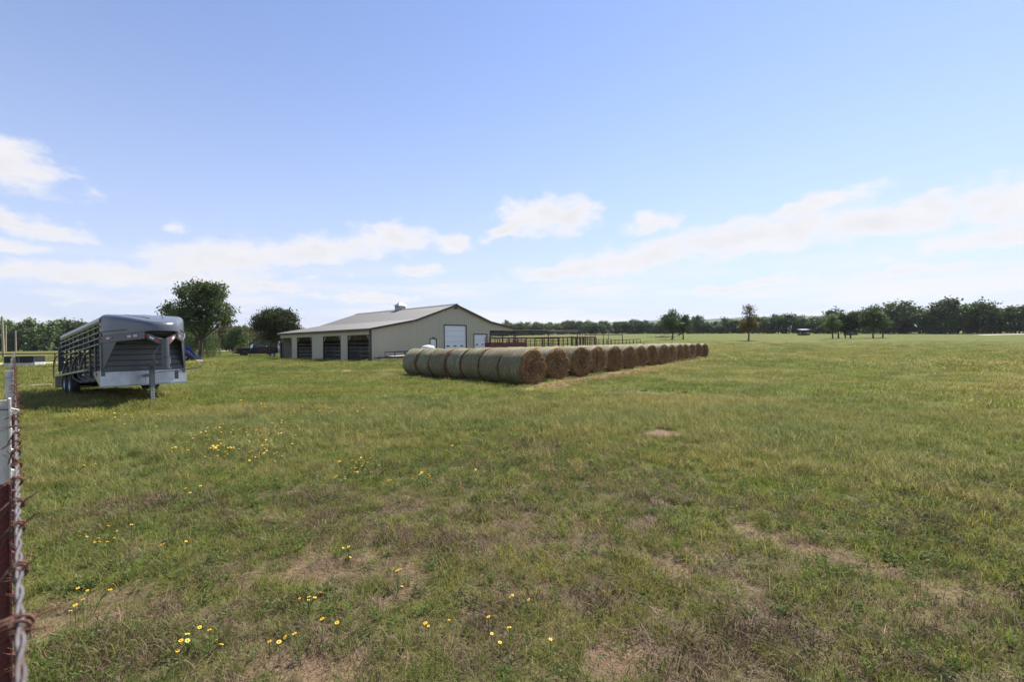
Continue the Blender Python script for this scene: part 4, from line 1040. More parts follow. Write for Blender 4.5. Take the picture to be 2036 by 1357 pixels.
# ------------------------------------------------------------------ pipe corral behind the bales
def corral():
    def panel(name, p, q, h, nrail, npost, m, label, thick=.045, group='pipe corral panels', top=.05, cat='corral panel', bottom=.25):
        p = Vector((*p, 0)); q = Vector((*q, 0)); d = q-p; L_ = d.length
        o = empty(name, (p.x, p.y, tz(p.x, p.y)), math.atan2(d.y, d.x), label, cat, group)
        dz = tz(q.x, q.y)-tz(p.x, p.y)
        MB().tube([(0, 0, h), (L_, 0, h+dz)], top, 8).build('top_rail', m, o, True)
        for k in range(nrail):
            z = bottom+(h-bottom)*k/nrail; MB().tube([(0, 0, z), (L_, 0, z+dz)], .024, 6).build('rail', m, o, True)
        for k in range(npost):
            f = k/(npost-1); t = thick*(1.25 if k % 3 == 0 else .8)
            MB().tube([(L_*f, 0, -.2+dz*f), (L_*f, 0, h+dz*f-.01)], t, 8).build('post', m, o, True)
        return o
    def overhead(x0, y0, x1, y1, h, m, label):
        p = Vector((x0, y0, 0)); d = Vector((x1, y1, 0))-p
        o = empty('overhead_pipe', (x0, y0, tz(x0, y0)), math.atan2(d.y, d.x), label, 'pipe frame'); L_ = d.length
        for u in (0, L_): MB().tube([(u, 0, -.2), (u, 0, h)], .05, 8).build('post', m, o, True)
        MB().tube([(-.1, 0, h), (L_+.1, 0, h)], .05, 8).build('beam', m, o, True)
    A = (-2.2, 46.5); Bp = (5.2, 50.5); Cp = (10.2, 56.2); D = (17.9, 63.5); E_ = (8.5, 64.0); F_ = (13.0, 70.0)
    panel('corral_panel', A, Bp, 2.12, 5, 9, pipe_rust, 'maroon pipe corral panel between the loading chute and the stout corral corner', .06, top=.09)
    panel('corral_panel', Bp, Cp, 2.12, 5, 10, pipe_rust, 'maroon pipe corral panel with thick posts behind the middle bales', .07, top=.09)
    panel('corral_panel', Cp, (12.8, 58.8), 1.75, 5, 5, pipe_dark, 'short dark pipe gate panel next to the long low pipe fence', .045)
    panel('corral_panel', (12.8, 58.8), D, 1.62, 3, 9, pipe_dark, 'long low dark pipe fence ending in the open field', .05)
    panel('corral_panel', (3.0, 57.0), E_, 1.95, 6, 8, pipe_rust, 'inner maroon pipe panel inside the corral, behind the front panels', .04)
    panel('corral_panel', E_, F_, 1.75, 5, 7, pipe_dark, 'back dark pipe panel at the far side of the corral', .04)
    panel('corral_panel', Bp, (3.0, 57.0), 2.0, 6, 6, pipe_rust, 'cross panel of maroon pipe dividing the corral', .045)
    panel('corral_panel', Cp, E_, 1.9, 6, 6, pipe_dark, 'cross panel of dark pipe near the back of the corral', .045)
    panel('corral_panel', (-.6, 53.5), (3.0, 57.0), 1.9, 6, 6, pipe_rust, 'maroon pipe panel running from the barn lean-to into the corral', .045)
    overhead(.2, 49.6, 8.2, 55.0, 2.95, pipe_dark, 'high dark overhead pipe running from the lean-to across the corral')
    overhead(4.0, 50.0, 7.6, 53.0, 2.75, pipe_dark, 'thin overhead pipe frame over the corral alley')
    overhead(9.2, 57.0, 14.6, 60.2, 2.35, pipe_rust, 'tall pipe frame standing over the dark gate panel')
    # sheet roofed squeeze alley
    o = empty('alley_cover', (8.6, 58.6, tz(8.6, 58.6)), R(35), 'narrow rusty sheet canopy on thin posts over the corral alley', 'canopy', None)
    MB().box((0, -.5, 2.62), (5.2, .5, 2.68)).build('sheet', pipe_rust, o)
    for u in (.2, 2.6, 5.0):
        for v in (-.45, .45): MB().tube([(u, v, -.1), (u, v, 2.62)], .035, 6).build('post', pipe_dark, o, True)
    # maroon loading chute with solid sides
    c = empty('loading_chute', (-2.35, 43.6, tz(-2.35, 43.6)), R(30), 'maroon loading chute with solid steel sides and pipe rails above', 'loading chute')
    for v in (-.5, .5):
        for k in range(3): MB().box((.02+1.35*k, v-.02, .35), (1.33+1.35*k, v+.02, 1.66+.03*(k == 0))).build('side_panel', panel_maroon, c)
        for z in (1.90, 2.16): MB().tube([(0, v, z), (4.1, v, z)], .03, 8).build('rail', pipe_rust, c, True)
        for u in (0, .55, 1.36, 2.7, 4.08): MB().tube([(u, v, -.1), (u, v, 2.2)], .04, 8).build('post', pipe_rust, c, True)
    MB().box((0, -.48, .28), (4.1, .48, .35)).build('floor', wood_dark, c)
    MB().box((1.30, -.56, .3), (1.44, -.52, 2.3)).build('slide_frame', panel_maroon, c)
corral()

# ------------------------------------------------------------------ left background
def left_things():
    for i, (x, y, h, ln, lab) in enumerate([(-91.6, 82.0, 7.4, -.25, 'tall weathered wooden utility pole, tallest of three beside the gravel road'), (-178, 160, 9.6, .10, 'middle wooden utility pole between the tall pole and the shorter pole'), (-175, 160.5, 7.6, -.05, 'shortest wooden utility pole at the edge of the left wood')]):
        P = empty('utility_pole', (x, y, tz(x, y)), 0, lab, 'utility pole')
        MB().tube([(0, 0, -.3), (ln*.5, 0, h*.5), (ln, 0, h)], [.20, .17, .13] if i == 0 else [.24, .22, .18], 12).build('shaft', pole_wood, P, True)
        MB().box((ln-.08, -.12, h-.5), (ln+.08, .12, h-.42)).build('insulator_bracket', galv, P)
    # black sided feed cart by the road
    p = Vector((-45.6, 42.6, 0))
    T = empty('feed_cart', (p.x, p.y, tz(p.x, p.y)), R(4), 'low black-sided cart with pale steel base on the grass by the gravel road', 'cart')
    for k in range(2): MB().box((-1.55+1.57*k, -.62, .36), (-.03+1.57*k, -.58, 1.02)).build('side_panel', tarp_black, T)
    for u in (-1.57, 1.53): MB().box((u, -.58, .36), (u+.04, .58, 1.02)).build('end_panel', tarp_black, T)
    MB().box((-1.55, .58, .36), (1.55, .62, 1.02)).build('back_panel', tarp_black, T)
    MB().box((-1.62, -.66, .06), (1.35, .60, .36)).build('base', steel_pale, T)
    MB().box((1.352, -.66, .10), (1.62, .60, .42)).build('hitch_box', steel_pale, T)
    for u in (-1.56, .0, 1.56): MB().tube([(u, -.66, .30), (u, -.66, 1.10)], .025, 6).build('stake', galv, T)
    MB().tube([(-1.6, -.66, .98), (1.6, -.66, .98)], .02, 6).build('rail', pipe_rust, T)
    T.scale = (.84, .84, .95)
    # rust brown pipe rail fence across the left
    xs = [(-52.5, 46.5), (-47.5, 47.3), (-42.5, 48.1), (-38.5, 48.7)]
    for (a, b) in zip(xs[:-1], xs[1:]):
        p = Vector((*a, 0)); q = Vector((*b, 0)); d = q-p
        o = empty('pipe_fence', (p.x, p.y, tz(p.x, p.y)), math.atan2(d.y, d.x), 'rust brown pipe rail fence section between the road and the stock trailer', 'fence', 'pipe rail fence sections by the road')
        MB().tube([(0, 0, 1.14), (d.length, 0, 1.14)], .065, 8).build('top_rail', rust, o, True)
        MB().tube([(0, 0, .62), (d.length, 0, .62)], .02, 6).build('rail', rust, o, True)
        MB().tube([(0, 0, -.2), (0, 0, 1.12)], .06, 8).build('post', rust, o, True)
    # old hay rolls far back as dark feeders
    for i in range(5):
        x, y = -92+7.5*i, 96+2*i
        f = empty('hay_ring', (x, y, tz(x, y)), 0, 'dark rusty ring feeder standing in the far grass before the left wood', 'ring feeder', 'ring feeders before the left wood')
        for z in (.15, .6, 1.15): MB().lathe([(z-.03, 1.2), (z, 1.24), (z+.03, 1.2)], (0, 0, 0), 'Z', 20).build('ring', pipe_rust, f)
        for k in range(10):
            a = 2*math.pi*k/10; MB().tube([(1.2*math.cos(a), 1.2*math.sin(a), 0), (1.2*math.cos(a), 1.2*math.sin(a), 1.16)], .035, 6).build('upright', pipe_rust, f)
    # plank pallet
    P = empty('pallet', (-19.6, 18.95, tz(-19.6, 18.95)), R(40), 'small weathered wooden pallet lying in the grass behind the trailer wheels', 'pallet')
    P.scale = (.62, .62, .8)
    for k in range(5): MB().box((-.5, -.4+.165*k, .11), (.5, -.27+.165*k, .135)).build('board', plank_wood, P)
    for x in (-.46, 0, .42): MB().box((x-.04, -.4, .0), (x+.04, .39, .11)).build('runner', plank_wood, P)
left_things()

def feeders():
    for (x, y, rz, w, lab) in [(115.4, 180, .1, 3.4, 'white-roofed hay feeder standing alone in the far pasture'), (126.5, 170, .2, 3.6, 'white-roofed cattle feeder behind the clump of slender field trees')]:
        F_ = empty('hay_feeder', (x, y, tz(x, y)), rz, lab, 'hay feeder'); h = 2.15
        MB().prism([(-w/2-.15, -1.2, h), (w/2+.15, -1.2, h), (w/2+.15, -1.2, h+.12), (-w/2-.15, -1.2, h+.12)], (0, 2.4, .25)).build('roof', white_paint, F_)
        for k in range(6):
            u = -w/2+w*k/5
            for v in (-1.0, 1.0): MB().box((u-.10, v-.08, -.1), (u+.10, v+.08, h+.02)).build('post', pipe_dark, F_)
        for v in (-1.03, 1.03): MB().box((-w/2, v-.03, .1), (w/2, v+.03, .60)).build('side_board', pipe_dark, F_)
    rs = np.random.RandomState(4); 
    x, y = 56.5, 168.0
    o = empty('brush_pile', (x, y, tz(x, y)), 0, 'low heap of dead brush on the field beside the twin trees', 'brush pile')
    for k in range(60):
        a = rs.rand()*6.28; p = Vector((rs.randn()*3.2, rs.randn()*1.2, abs(rs.randn())*.35+.1)); q = p+Vector((math.cos(a), math.sin(a)*.5, rs.randn()*.25))*rs.uniform(1, 2.4); q.z = max(q.z, .05)
        MB().tube([p, q], [.07, .025], 5).build('branch', dead_brush, o)
feeders()
def dung():
    rs = random.Random(9)
    for i in range(16):
        px, py = rs.uniform(1215, 1430), rs.uniform(766, 792); x, y = px_ground(px, py)
        b = MB(); n = 9; V = []
        r0 = rs.uniform(.06, .12)
        for j, (rr, h) in enumerate(((1, -.01), (.9, .012), (.55, .022), (0.1, .025))):
            for k in range(n): V.append((r0*rr*(1+.25*math.sin(k*2.3+i))*math.cos(6.283*k/n), r0*rr*(1+.2*math.cos(k*1.7+i))*math.sin(6.283*k/n), h*rs.uniform(.8, 1.3)))
        b.add(V, [(j*n+k, j*n+(k+1) % n, (j+1)*n+(k+1) % n, (j+1)*n+k) for j in range(3) for k in range(n)]+[tuple(3*n+k for k in range(n))])
        o = b.build('dung_pat', soil_dark, None, True); o.location = (x, y, tz(x, y)+.015)
        tag(o, 'dark dried dung pat in the short green grass before the bale ends', 'dung pat', 'dried dung pats before the bales')
dung()

# ------------------------------------------------------------------ trees
oak_leaf = leaf_mat('oak_leaves', (0.048, 0.074, 0.026), (0.072, 0.106, 0.034), (0.126, 0.150, 0.054), .28, .5)
elm_leaf = leaf_mat('elm_leaves', (.042, .066, .022), (.066, .090, .028), (.11, .115, .042), .28, .5)
wood_leaf = leaf_mat('wood_leaves', (0.055, 0.090, 0.035), (0.102, 0.145, 0.043), (0.138, 0.181, 0.065), .28, .06)
lightwood_leaf = leaf_mat('light_wood_leaves', (.085, .120, .036), (.105, .130, .042), (.14, .155, .06), .3, .06)
bright_leaf = leaf_mat('bright_leaves', (.075, .125, .030), (.100, .145, .038), (.14, .17, .06), .35, .5)
rusty_leaf = leaf_mat('turning_leaves', (.150, .110, .030), (.100, .115, .030), (.24, .15, .05), .4, .8)
dusk_leaf = leaf_mat('reddish_leaves', (0.058, 0.062, 0.029), (0.090, 0.066, 0.034), (0.132, 0.102, 0.048), .25, .6)
willow_leaf = leaf_mat('willow_leaves', (.090, .135, .042), (.115, .155, .055), (.17, .20, .09), .35, .6)

def leaves(P, size, rs, mat, name, aspect=.6, align=None):
    n = len(P); nrm = rs.randn(n, 3); nrm[:, 2] += .5; nrm /= np.linalg.norm(nrm, axis=1)[:, None]
    t = np.cross(nrm, rs.randn(n, 3)) if align is None else align+rs.randn(n, 3)*.25
    t /= np.linalg.norm(t, axis=1)[:, None]; b = np.cross(nrm, t)
    b /= np.linalg.norm(b, axis=1)[:, None]+1e-9
    s = (size*rs.uniform(.6, 1.3, n))[:, None]
    V = np.stack([P-t*s*.5, P+b*s*aspect*.5, P+t*s*.5, P-b*s*aspect*.5], 1).reshape(-1, 3)
    return npmesh(name, V, np.arange(4*n).reshape(-1, 4), mat)

def crown_points(lobes, nclump, nleaf, cr, rs, shell=.55):
    P = []; C = []
    vol = np.array([l[3]*l[4]*l[5] for l in lobes])**.75; vol /= vol.sum()
    for l, f in zip(lobes, vol):
        m = max(2, int(nclump*f)); u = rs.randn(m, 3); u /= np.linalg.norm(u, axis=1)[:, None]
        r = shell+(1-shell)*rs.rand(m)**.5; low = rs.rand(m) < .35; r = np.where(low, rs.rand(m)**.4*.8, r)
        c = np.array(l[:3])+u*r[:, None]*np.array(l[3:])*.92; C.append(c)
    C = np.concatenate(C)
    k = max(1, nleaf//len(C)); sz = rs.uniform(.6, 1.35, len(C))
    for i in range(k): P.append(C+rs.randn(*C.shape)*cr*np.array([1, 1, .75])*sz[:, None])
    return np.concatenate(P), C

def tree_mesh(seed, trunk_h, trunk_r, lobes, nclump, nleaf, cr, leaf, mat, lean=(0, 0), nbr=26, aspect=.65, forks=1, shell=.55):
    rs = np.random.RandomState(seed); b = MB()
    top = Vector((lean[0], lean[1], trunk_h))
    b.tube([(0, 0, -.25), (lean[0]*.15, lean[1]*.15, trunk_h*.12), (lean[0]*.5+trunk_r*.3, lean[1]*.5, trunk_h*.55), top], [trunk_r*1.5, trunk_r, trunk_r*.85, trunk_r*.75], 9)
    P, C = crown_points(lobes, nclump, nleaf, cr, rs, shell)
    for l in lobes:
        c = Vector(l[:3]); mid = top.lerp(c, .5)+Vector((rs.randn()*.2, rs.randn()*.2, -.1))
        b.tube([top-Vector((0, 0, .2)), mid, c], [trunk_r*.62, trunk_r*.42, trunk_r*.2], 7)
    for i in rs.choice(len(C), min(nbr, len(C)), replace=False):
        c = Vector(C[i]); l = min(lobes, key=lambda q: (Vector(q[:3])-c).length); s = top.lerp(Vector(l[:3]), rs.uniform(.3, .9))
        b.tube([s, s.lerp(c, .5)+Vector((0, 0, rs.randn()*.15)), c], [trunk_r*.28, trunk_r*.18, trunk_r*.06], 5)
    return b.mesh('trunk', bark, True), leaves(P, leaf, rs, mat, 'crown', aspect)

def put_tree(name, meshes, x, y, label, group=None, rz=0, s=(1, 1, 1), cat='tree'):
    o = empty(name, (x, y, tz(x, y)), rz, label, cat, group); o.scale = s
    link('trunk', meshes[0], o); link('crown', meshes[1], o); return o

# the tall shade tree beside the tractor
oak = tree_mesh(1, 2.6, .21, [(.3, 0, 7.3, 2.7, 2.6, 2.5), (-2.6, .3, 6.0, 2.1, 2.0, 1.6), (-.8, .2, 8.6, 2.1, 2.0, 1.4), (2.6, -.2, 5.9, 1.7, 1.8, 1.6), (1.5, .3, 8.2, 1.8, 1.8, 1.5), (-1.2, -.5, 5.2, 2.2, 2.0, 1.2), (1.2, .3, 4.7, 1.7, 1.6, 1.0), (3.4, .1, 4.9, .9, .9, .7), (-4.0, 0, 6.1, .9, .9, .8), (0, -.6, 4.2, 2.0, 1.5, 1.0)],
                360, 18500, .36, .25, oak_leaf, (.15, 0), 40, .7)
put_tree('shade_tree', oak, -39.05, 56.97, 'tall full-crowned shade tree beside the blue tractor loader')
elm = tree_mesh(2, 1.9, .30, [(0, 0, 6.0, 3.6, 3.4, 2.4), (-2.9, .2, 5.7, 2.0, 2.0, 1.7), (2.8, 0, 5.4, 2.1, 2.2, 1.8), (-.6, .2, 7.5, 2.6, 2.4, 1.2), (1.6, .2, 7.2, 2.0, 2.0, 1.1), (3.9, .2, 4.4, 1.0, 1.2, .9), (-.5, 0, 3.6, 2.2, 2.0, 1.2)],
                300, 12500, .42, .40, elm_leaf, (.1, 0), 22, .45)
put_tree('spreading_tree', elm, -44.4, 85.5, 'broad dark spreading tree behind the pickup at the barn end')

def willow():
    rs = np.random.RandomState(6); b = MB(); x, y = -42.6, 62.6
    o = empty('willow', (x, y, tz(x, y)), 0, 'pale green weeping willow drooping behind the shade tree trunk', 'tree')
    b.tube([(0, 0, -.2), (.05, 0, 1.2), (-.1, 0, 2.3)], [.16, .12, .09], 8)
    P = []; A = []
    for k in range(210):
        a = rs.rand()*2*math.pi; r0 = rs.rand()*.5; R1 = rs.uniform(.8, 2.25); zt = rs.uniform(2.2, 3.5)
        prev = None
        for t in np.linspace(0, 1, 26):
            rr = r0+(R1-r0)*min(1, t*1.9)**.7; z = zt+.45*math.sin(min(t*2.4, 1)*1.57)-max(0, t-.28)*4.2*(.6+.4*R1/2.2)
            p = np.array([rr*math.cos(a), rr*math.sin(a), max(z, .15)])
            if prev is not None and z > .2:
                for q in range(2): P.append(p+rs.randn(3)*.05); A.append(p-prev)
            prev = p
        if k % 12 == 0: b.tube([(-.1, 0, 2.2), (r0*math.cos(a), r0*math.sin(a), zt), (R1*.7*math.cos(a), R1*.7*math.sin(a), zt+.3)], [.06, .04, .015], 5)
    link('trunk', b.mesh('trunk', bark, True), o)
    A = np.array(A); A /= np.linalg.norm(A, axis=1)[:, None]+1e-6
    link('crown', leaves(np.array(P), .24, rs, willow_leaf, 'crown', .24, A), o)
willow()

# prototypes for the woods (real sizes, about 9 to 10 m)
def proto(seed, mat, H=9.5, W=4.2, th=2.2, low=False, nleaf=3000, leaf=.58):
    rs = np.random.RandomState(seed); L_ = []
    L_.append((0, 0, H*.58, W*.72, W*.72, H*.30))
    for k in range(5):
        a = 2*math.pi*k/5+rs.rand(); q = rs.uniform(.45, .62)*W
        L_.append((q*math.cos(a), q*math.sin(a), H*rs.uniform(.38, .66), W*rs.uniform(.38, .5), W*rs.uniform(.38, .5), H*rs.uniform(.14, .22)))
    for k in range(3):
        a = rs.rand()*6.28; L_.append((W*.3*math.cos(a), W*.3*math.sin(a), H*rs.uniform(.76, .86), W*.42, W*.42, H*rs.uniform(.10, .14)))
    if low: 
        for k in range(4):
            a = rs.rand()*6.28; L_.append((W*.55*math.cos(a), W*.55*math.sin(a), H*.2, W*.45, W*.45, H*.17))
    return tree_mesh(seed, th, .22, L_, 120, nleaf, .48, leaf, mat, (rs.randn()*.2, rs.randn()*.2), 16, .75)
woods = [proto(20, wood_leaf, low=True), proto(21, wood_leaf, W=4.8, low=True), proto(22, wood_leaf, H=10, W=3.8, low=True), proto(23, wood_leaf, H=9, W=5, low=True), proto(24, oak_leaf, H=10, W=4.4, low=True), proto(25, wood_leaf, H=8.5, W=4.4, low=True), proto(26, lightwood_leaf, H=9.3, W=4.5, low=True)]
slim = [proto(30, wood_leaf, H=8, W=2.6, th=2.6, nleaf=2400, leaf=.5), proto(31, oak_leaf, H=8, W=2.9, th=2.7, nleaf=2400, leaf=.5), proto(32, wood_leaf, H=9, W=3.8, th=2.3, nleaf=3600, leaf=.5)]
rust_t = tree_mesh(40, 2.3, .20, [(0, 0, 4.3, 2.5, 2.4, 1.7), (-1.2, 0, 3.3, 1.6, 1.6, 1.0), (1.4, .3, 4.0, 1.5, 1.5, 1.3), (.2, 0, 6.3, 1.6, 1.6, 1.3), (.3, 0, 8.0, 1.8, 1.7, .8)], 150, 3000, .34, .34, rusty_leaf, (.1, 0), 40, .6)
red_t = [proto(50, dusk_leaf, H=7.6, W=3.9, th=1.7, nleaf=3400, leaf=.45), proto(51, dusk_leaf, H=7.4, W=3.6, th=1.5, nleaf=3400, leaf=.45)]
bright_t = proto(60, bright_leaf, H=6.4, W=2.6, th=1.0, nleaf=4200, leaf=.36, low=True)
olive_t = proto(61, bright_leaf, H=6.5, W=3.4, th=1.4, nleaf=3000, leaf=.45)

rt = random.Random(17)
put_tree('turning_tree', rust_t, 58.2, 112, 'lone orange-brown turning tree with sparse top in the pasture')
put_tree('field_tree', slim[2], 49.6, 141, 'broad dark-trunked field tree, wider of two standing together before the wood', rz=.4, s=(1.15, 1.15, 1.02))
put_tree('field_tree', slim[1], 53.4, 142, 'slim straight-trunked field tree beside the broader twin before the wood', rz=2, s=(.95, .95, 1.02))
for i, (x, s_, k) in enumerate([(1656, .88, 0), (1667, .95, 1), (1681, .80, 0), (1691, .95, 1), (1736, .98, 2), (1755, .86, 0)]):
    y = 124+rt.uniform(-1.5, 3)
    big = i == 4
    put_tree('field_tree', slim[k], (x-1018)/905*y, y, 'leafy field tree with the widest crown in the pasture clump near the feeder' if big else 'slender thin-trunked field tree in the clump near the far feeder', None if big else 'slender trees of the pasture clump', rt.uniform(0, 6), (s_*.9, s_*.9, s_))
for (x, y, m, sc_, lab) in [(-84, 132, red_t[0], 1.05, 'dark reddish-tinged tree right of the willow, nearer the shade tree'), (-76, 128, red_t[1], 1.0, 'dark reddish tree with leaning trunk beside the bare earth bank'),
                            (-66.5, 110, bright_t, 1.0, 'small bright green young tree left of the pickup'), (-64, 122, red_t[0], .95, 'brownish dark tree behind the small bright green tree'),
                            (-56, 116, olive_t, .9, 'yellow-green low tree behind the pickup cab'), (-60, 150, woods[1], .75, 'grey-green tree far behind the yellow-green low tree')]:
    put_tree('yard_tree', m, x, y, lab, rz=rt.uniform(0, 6), s=(sc_, sc_, sc_))

def wood_line(pts, rows, gap, group, label, seed, hk=1.0, name='wood_tree'):
    rr = random.Random(seed)
    P = [Vector((x, y, h)) for x, y, h in pts]
    for r_ in range(rows):
        carry = 0
        for a, b in zip(P[:-1], P[1:]):
            d = b-a; L_ = math.hypot(d.x, d.y); s = carry
            nx, ny = -d.y/L_, d.x/L_
            if nx*a.x+ny*a.y < 0: nx, ny = -nx, -ny
            while s < L_:
                f = s/L_; q = a+d*f; off = r_*6.5+rr.uniform(-2.2, 2.2)
                h = q.z*rr.choice((rr.uniform(.72, .95), rr.uniform(.85, 1.1), rr.uniform(1.0, 1.28)))*(1+.02*r_)*hk; w = rr.choice(woods); k = h/9.6; kw = k*rr.uniform(.9, 1.25)
                put_tree(name, w, q.x+nx*off, q.y+ny*off, label, group, rr.uniform(0, 6.28), (kw, kw, k))
                s += gap*rr.uniform(.75, 1.3)
            carry = s-L_
def pxw(px, Y, h): return ((px-1018)/905*Y, Y, h)
wood_line([pxw(985, 330, 9.6), pxw(1100, 345, 9.6), pxw(1210, 345, 9.4), pxw(1290, 325, 9.0), pxw(1370, 295, 10), pxw(1480, 262, 9.2), pxw(1600, 232, 10.2), pxw(1720, 208, 10.6), pxw(1850, 186, 11.5), pxw(1960, 168, 11.2), pxw(2060, 160, 12.2), pxw(2250, 148, 12.5)],
          2, 5.6, 'trees of the wood beyond the pasture', 'dark green tree in the wood closing the far side of the pasture', 71)
wood_line([(-255, 150, 11.5), (-215, 185, 11.5), (-178, 205, 11), (-140, 212, 10.5), (-100, 205, 9)],
          2, 5.0, 'trees of the wood beyond the gravel road', 'dark tree in the dense wood beyond the gravel road and poles', 72)
wood_line([(-92, 165, 7.5), (-60, 175, 8), (-20, 200, 8)], 1, 7.5, 'trees far behind the barn', 'green tree far behind the barn and pickup', 73)

# ------------------------------------------------------------------ yellow wildflowers
petal_m = M('petal_yellow', (.80, .47, .02), .6, 0, .15, 8); disc_m = M('flower_disc', (.50, .25, .02), .8); stem_m = leaf_mat('stem_green', (.07, .12, .03), (.09, .14, .04), (.12, .15, .05), .2, 3)
def flower_mesh(seed, heads):
    rs = random.Random(seed); b = MB()
    for h in range(heads):
        a = rs.uniform(0, 6.28); r = rs.uniform(.02, .10) if heads > 1 else 0; H_ = rs.uniform(.09, .16)
        top = Vector((r*math.cos(a), r*math.sin(a), H_)); b.tube([(0, 0, 0), (r*.4*math.cos(a), r*.4*math.sin(a), H_*.6), top], .0022, 4, 2, False)
        tilt = Matrix.Rotation(rs.uniform(-.5, .5), 3, 'X') @ Matrix.Rotation(rs.uniform(-.5, .5), 3, 'Y'); n = 8; R_ = rs.uniform(.011, .015)
        for k in range(n):
            t = 2*math.pi*k/n; u = Vector((math.cos(t), math.sin(t), .12)); s = Vector((-math.sin(t), math.cos(t), 0))
            V = [top+tilt@(u*R_*.25), top+tilt@(u*R_*.75+s*R_*.34), top+tilt@(u*R_*1.05), top+tilt@(u*R_*.75-s*R_*.34)]; b.add(V, [(0, 1, 2, 3)], 0)
        V = [top+tilt@Vector((R_*.36*math.cos(2*math.pi*k/7), R_*.36*math.sin(2*math.pi*k/7), .003)) for k in range(7)]+[top+tilt@Vector((0, 0, .009))]
        b.add(V, [(k, (k+1) % 7, 7) for k in range(7)], 1)
        for k in range(5):
            z = H_*rs.uniform(.1, .8); t = rs.uniform(0, 6.28); q = Vector((r*.5*math.cos(a)*z/H_, r*.5*math.sin(a)*z/H_, z)); u = Vector((math.cos(t), math.sin(t), .6))*.045; s = Vector((-math.sin(t), math.cos(t), 0))*.003
            b.add([q, q+u*.5+s, q+u, q+u*.5-s], [(0, 1, 2, 3)], 2)
    return b.mesh('wildflower', [petal_m, disc_m, stem_m])
fl = [flower_mesh(i, h) for i, h in enumerate((1, 2, 3, 4))]
def flowers():
    rr = random.Random(23); pts = []
    for (px, py, rx, ry, n) in [(200, 1085, 45, 28, 9), (165, 1215, 30, 25, 4), (410, 1295, 45, 14, 5), (600, 1212, 40, 12, 4), (655, 1270, 20, 8, 2), (690, 1105, 8, 5, 2), (780, 1175, 30, 15, 4), (930, 1278, 70, 18, 7), (1030, 1208, 4, 4, 1),
                                (440, 880, 90, 35, 60), (500, 915, 60, 20, 14), (640, 820, 45, 8, 24), (720, 940, 50, 18, 12), (830, 970, 60, 18, 5), (560, 860, 60, 40, 26), (300, 850, 60, 20, 10), (480, 800, 120, 18, 14), (230, 830, 60, 10, 8),
                                (370, 1000, 40, 20, 3), (370, 1115, 30, 15, 2), (130, 1240, 20, 10, 2), (960, 930, 60, 30, 4), (1095, 1295, 10, 5, 1), (560, 1310, 60, 15, 3), (830, 800, 40, 10, 3), (150, 940, 60, 15, 4)]:
        for k in range(n): pts.append((px+rr.gauss(0, rx*.6), py+rr.gauss(0, ry*.6)))
    for px, py in pts:
        if px < 45: continue
        x, y = px_ground(px, py+8); 
        o = link('wildflower', fl[rr.choice((0, 0, 1, 2, 3) if py < 1000 else (0, 0, 0, 1, 2))]); o.location = (x, y, tz(x, y)-.01); o.rotation_euler = (0, 0, rr.uniform(0, 6.28)); k = rr.uniform(.75, 1.1)*(1.15 if py < 1000 else .85); o.scale = (k, k, k)
        tag(o, 'small yellow wildflower on a thin green stem in the pasture grass', 'wildflower', 'yellow wildflowers in the grass')
flowers()

# ------------------------------------------------------------------ grass: tufts scattered by geometry nodes
grass_a = leaf_mat('grass_blades', (00.117, 00.157, 00.028), (00.185, 00.195, 00.044), (00.296, 00.265, 00.105), .5, .55, True)
grass_l = leaf_mat('grass_lush', (00.097, 00.164, 00.024), (00.128, 00.182, 00.036), (00.206, 00.230, 00.073), .5, .8, True)
grass_w = leaf_mat('grass_wispy', (00.175, 00.187, 00.047), (00.233, 00.222, 00.072), (00.385, 00.345, 00.175), .5, .5, True)
weed_g = leaf_mat('weed_leaves', (0.088, 0.132, 0.033), (0.116, 0.154, 0.044), (0.209, 0.231, 0.088), .35, 1.1)
thatch = leaf_mat('dry_thatch', (.140, .094, .055), (.185, .128, .076), (.30, .225, .14), .15, 1.2)

dead_weed = leaf_mat('dead_weed', (.095, .062, .040), (.128, .084, .052), (.21, .15, .092), .12, 1.4)
DARK = [(*px_ground(a, b), c, d) for a, b, c, d in ((780, 1075, .75, .4), (1080, 885, .6, .35), (640, 1000, .6, .3), (950, 1250, .35, .2), (1200, 1200, .4, .2), (330, 1290, .6, .22), (760, 1310, .5, .2), (1560, 1010, .6, .3), (1480, 1300, .5, .2), (1850, 1280, .5, .22), (300, 1010, .7, .3))]
def blade_tuft(seed, n, rad, h0, h1, w, lean, mat, flat=0.0):
    rs = np.random.RandomState(seed); V = []; F3 = []
    a = rs.rand(n)*2*np.pi; r = rad*np.sqrt(rs.rand(n)); h = rs.uniform(h0, h1, n)
    base = np.stack([r*np.cos(a), r*np.sin(a), np.full(n, -.008)], 1)
    d = rs.rand(n)*2*np.pi; ln = np.abs(rs.randn(n))*lean+lean*.3
    dirv = np.stack([np.cos(d), np.sin(d), np.zeros(n)], 1); up = np.array([0, 0, 1.0])
    side = np.stack([-np.sin(d), np.cos(d), np.zeros(n)], 1); tw = rs.randn(n)*.9
    side = side*np.cos(tw)[:, None]+dirv*np.sin(tw)[:, None]; ww = (w*rs.uniform(.7, 1.3, n))[:, None]
    m1 = base+up*(h*.55)[:, None]*(1-flat)+dirv*(h*ln*.35)[:, None]+up*.01*flat; tp = base+up*(h*(.95-.25*np.clip(ln, 0, 1.6)))[:, None]*(1-flat)+dirv*(h*(ln*.95+flat))[:, None]+up*.012*flat
    V = np.stack([base-side*ww*.5, base+side*ww*.5, m1+side*ww*.42, m1-side*ww*.42, tp], 1).reshape(-1, 3)
    i = np.arange(n)[:, None]*5
    F = np.concatenate([i+np.array([0, 1, 2]), i+np.array([0, 2, 3]), i+np.array([3, 2, 4])])
    return npmesh('tuft', V, F, mat)
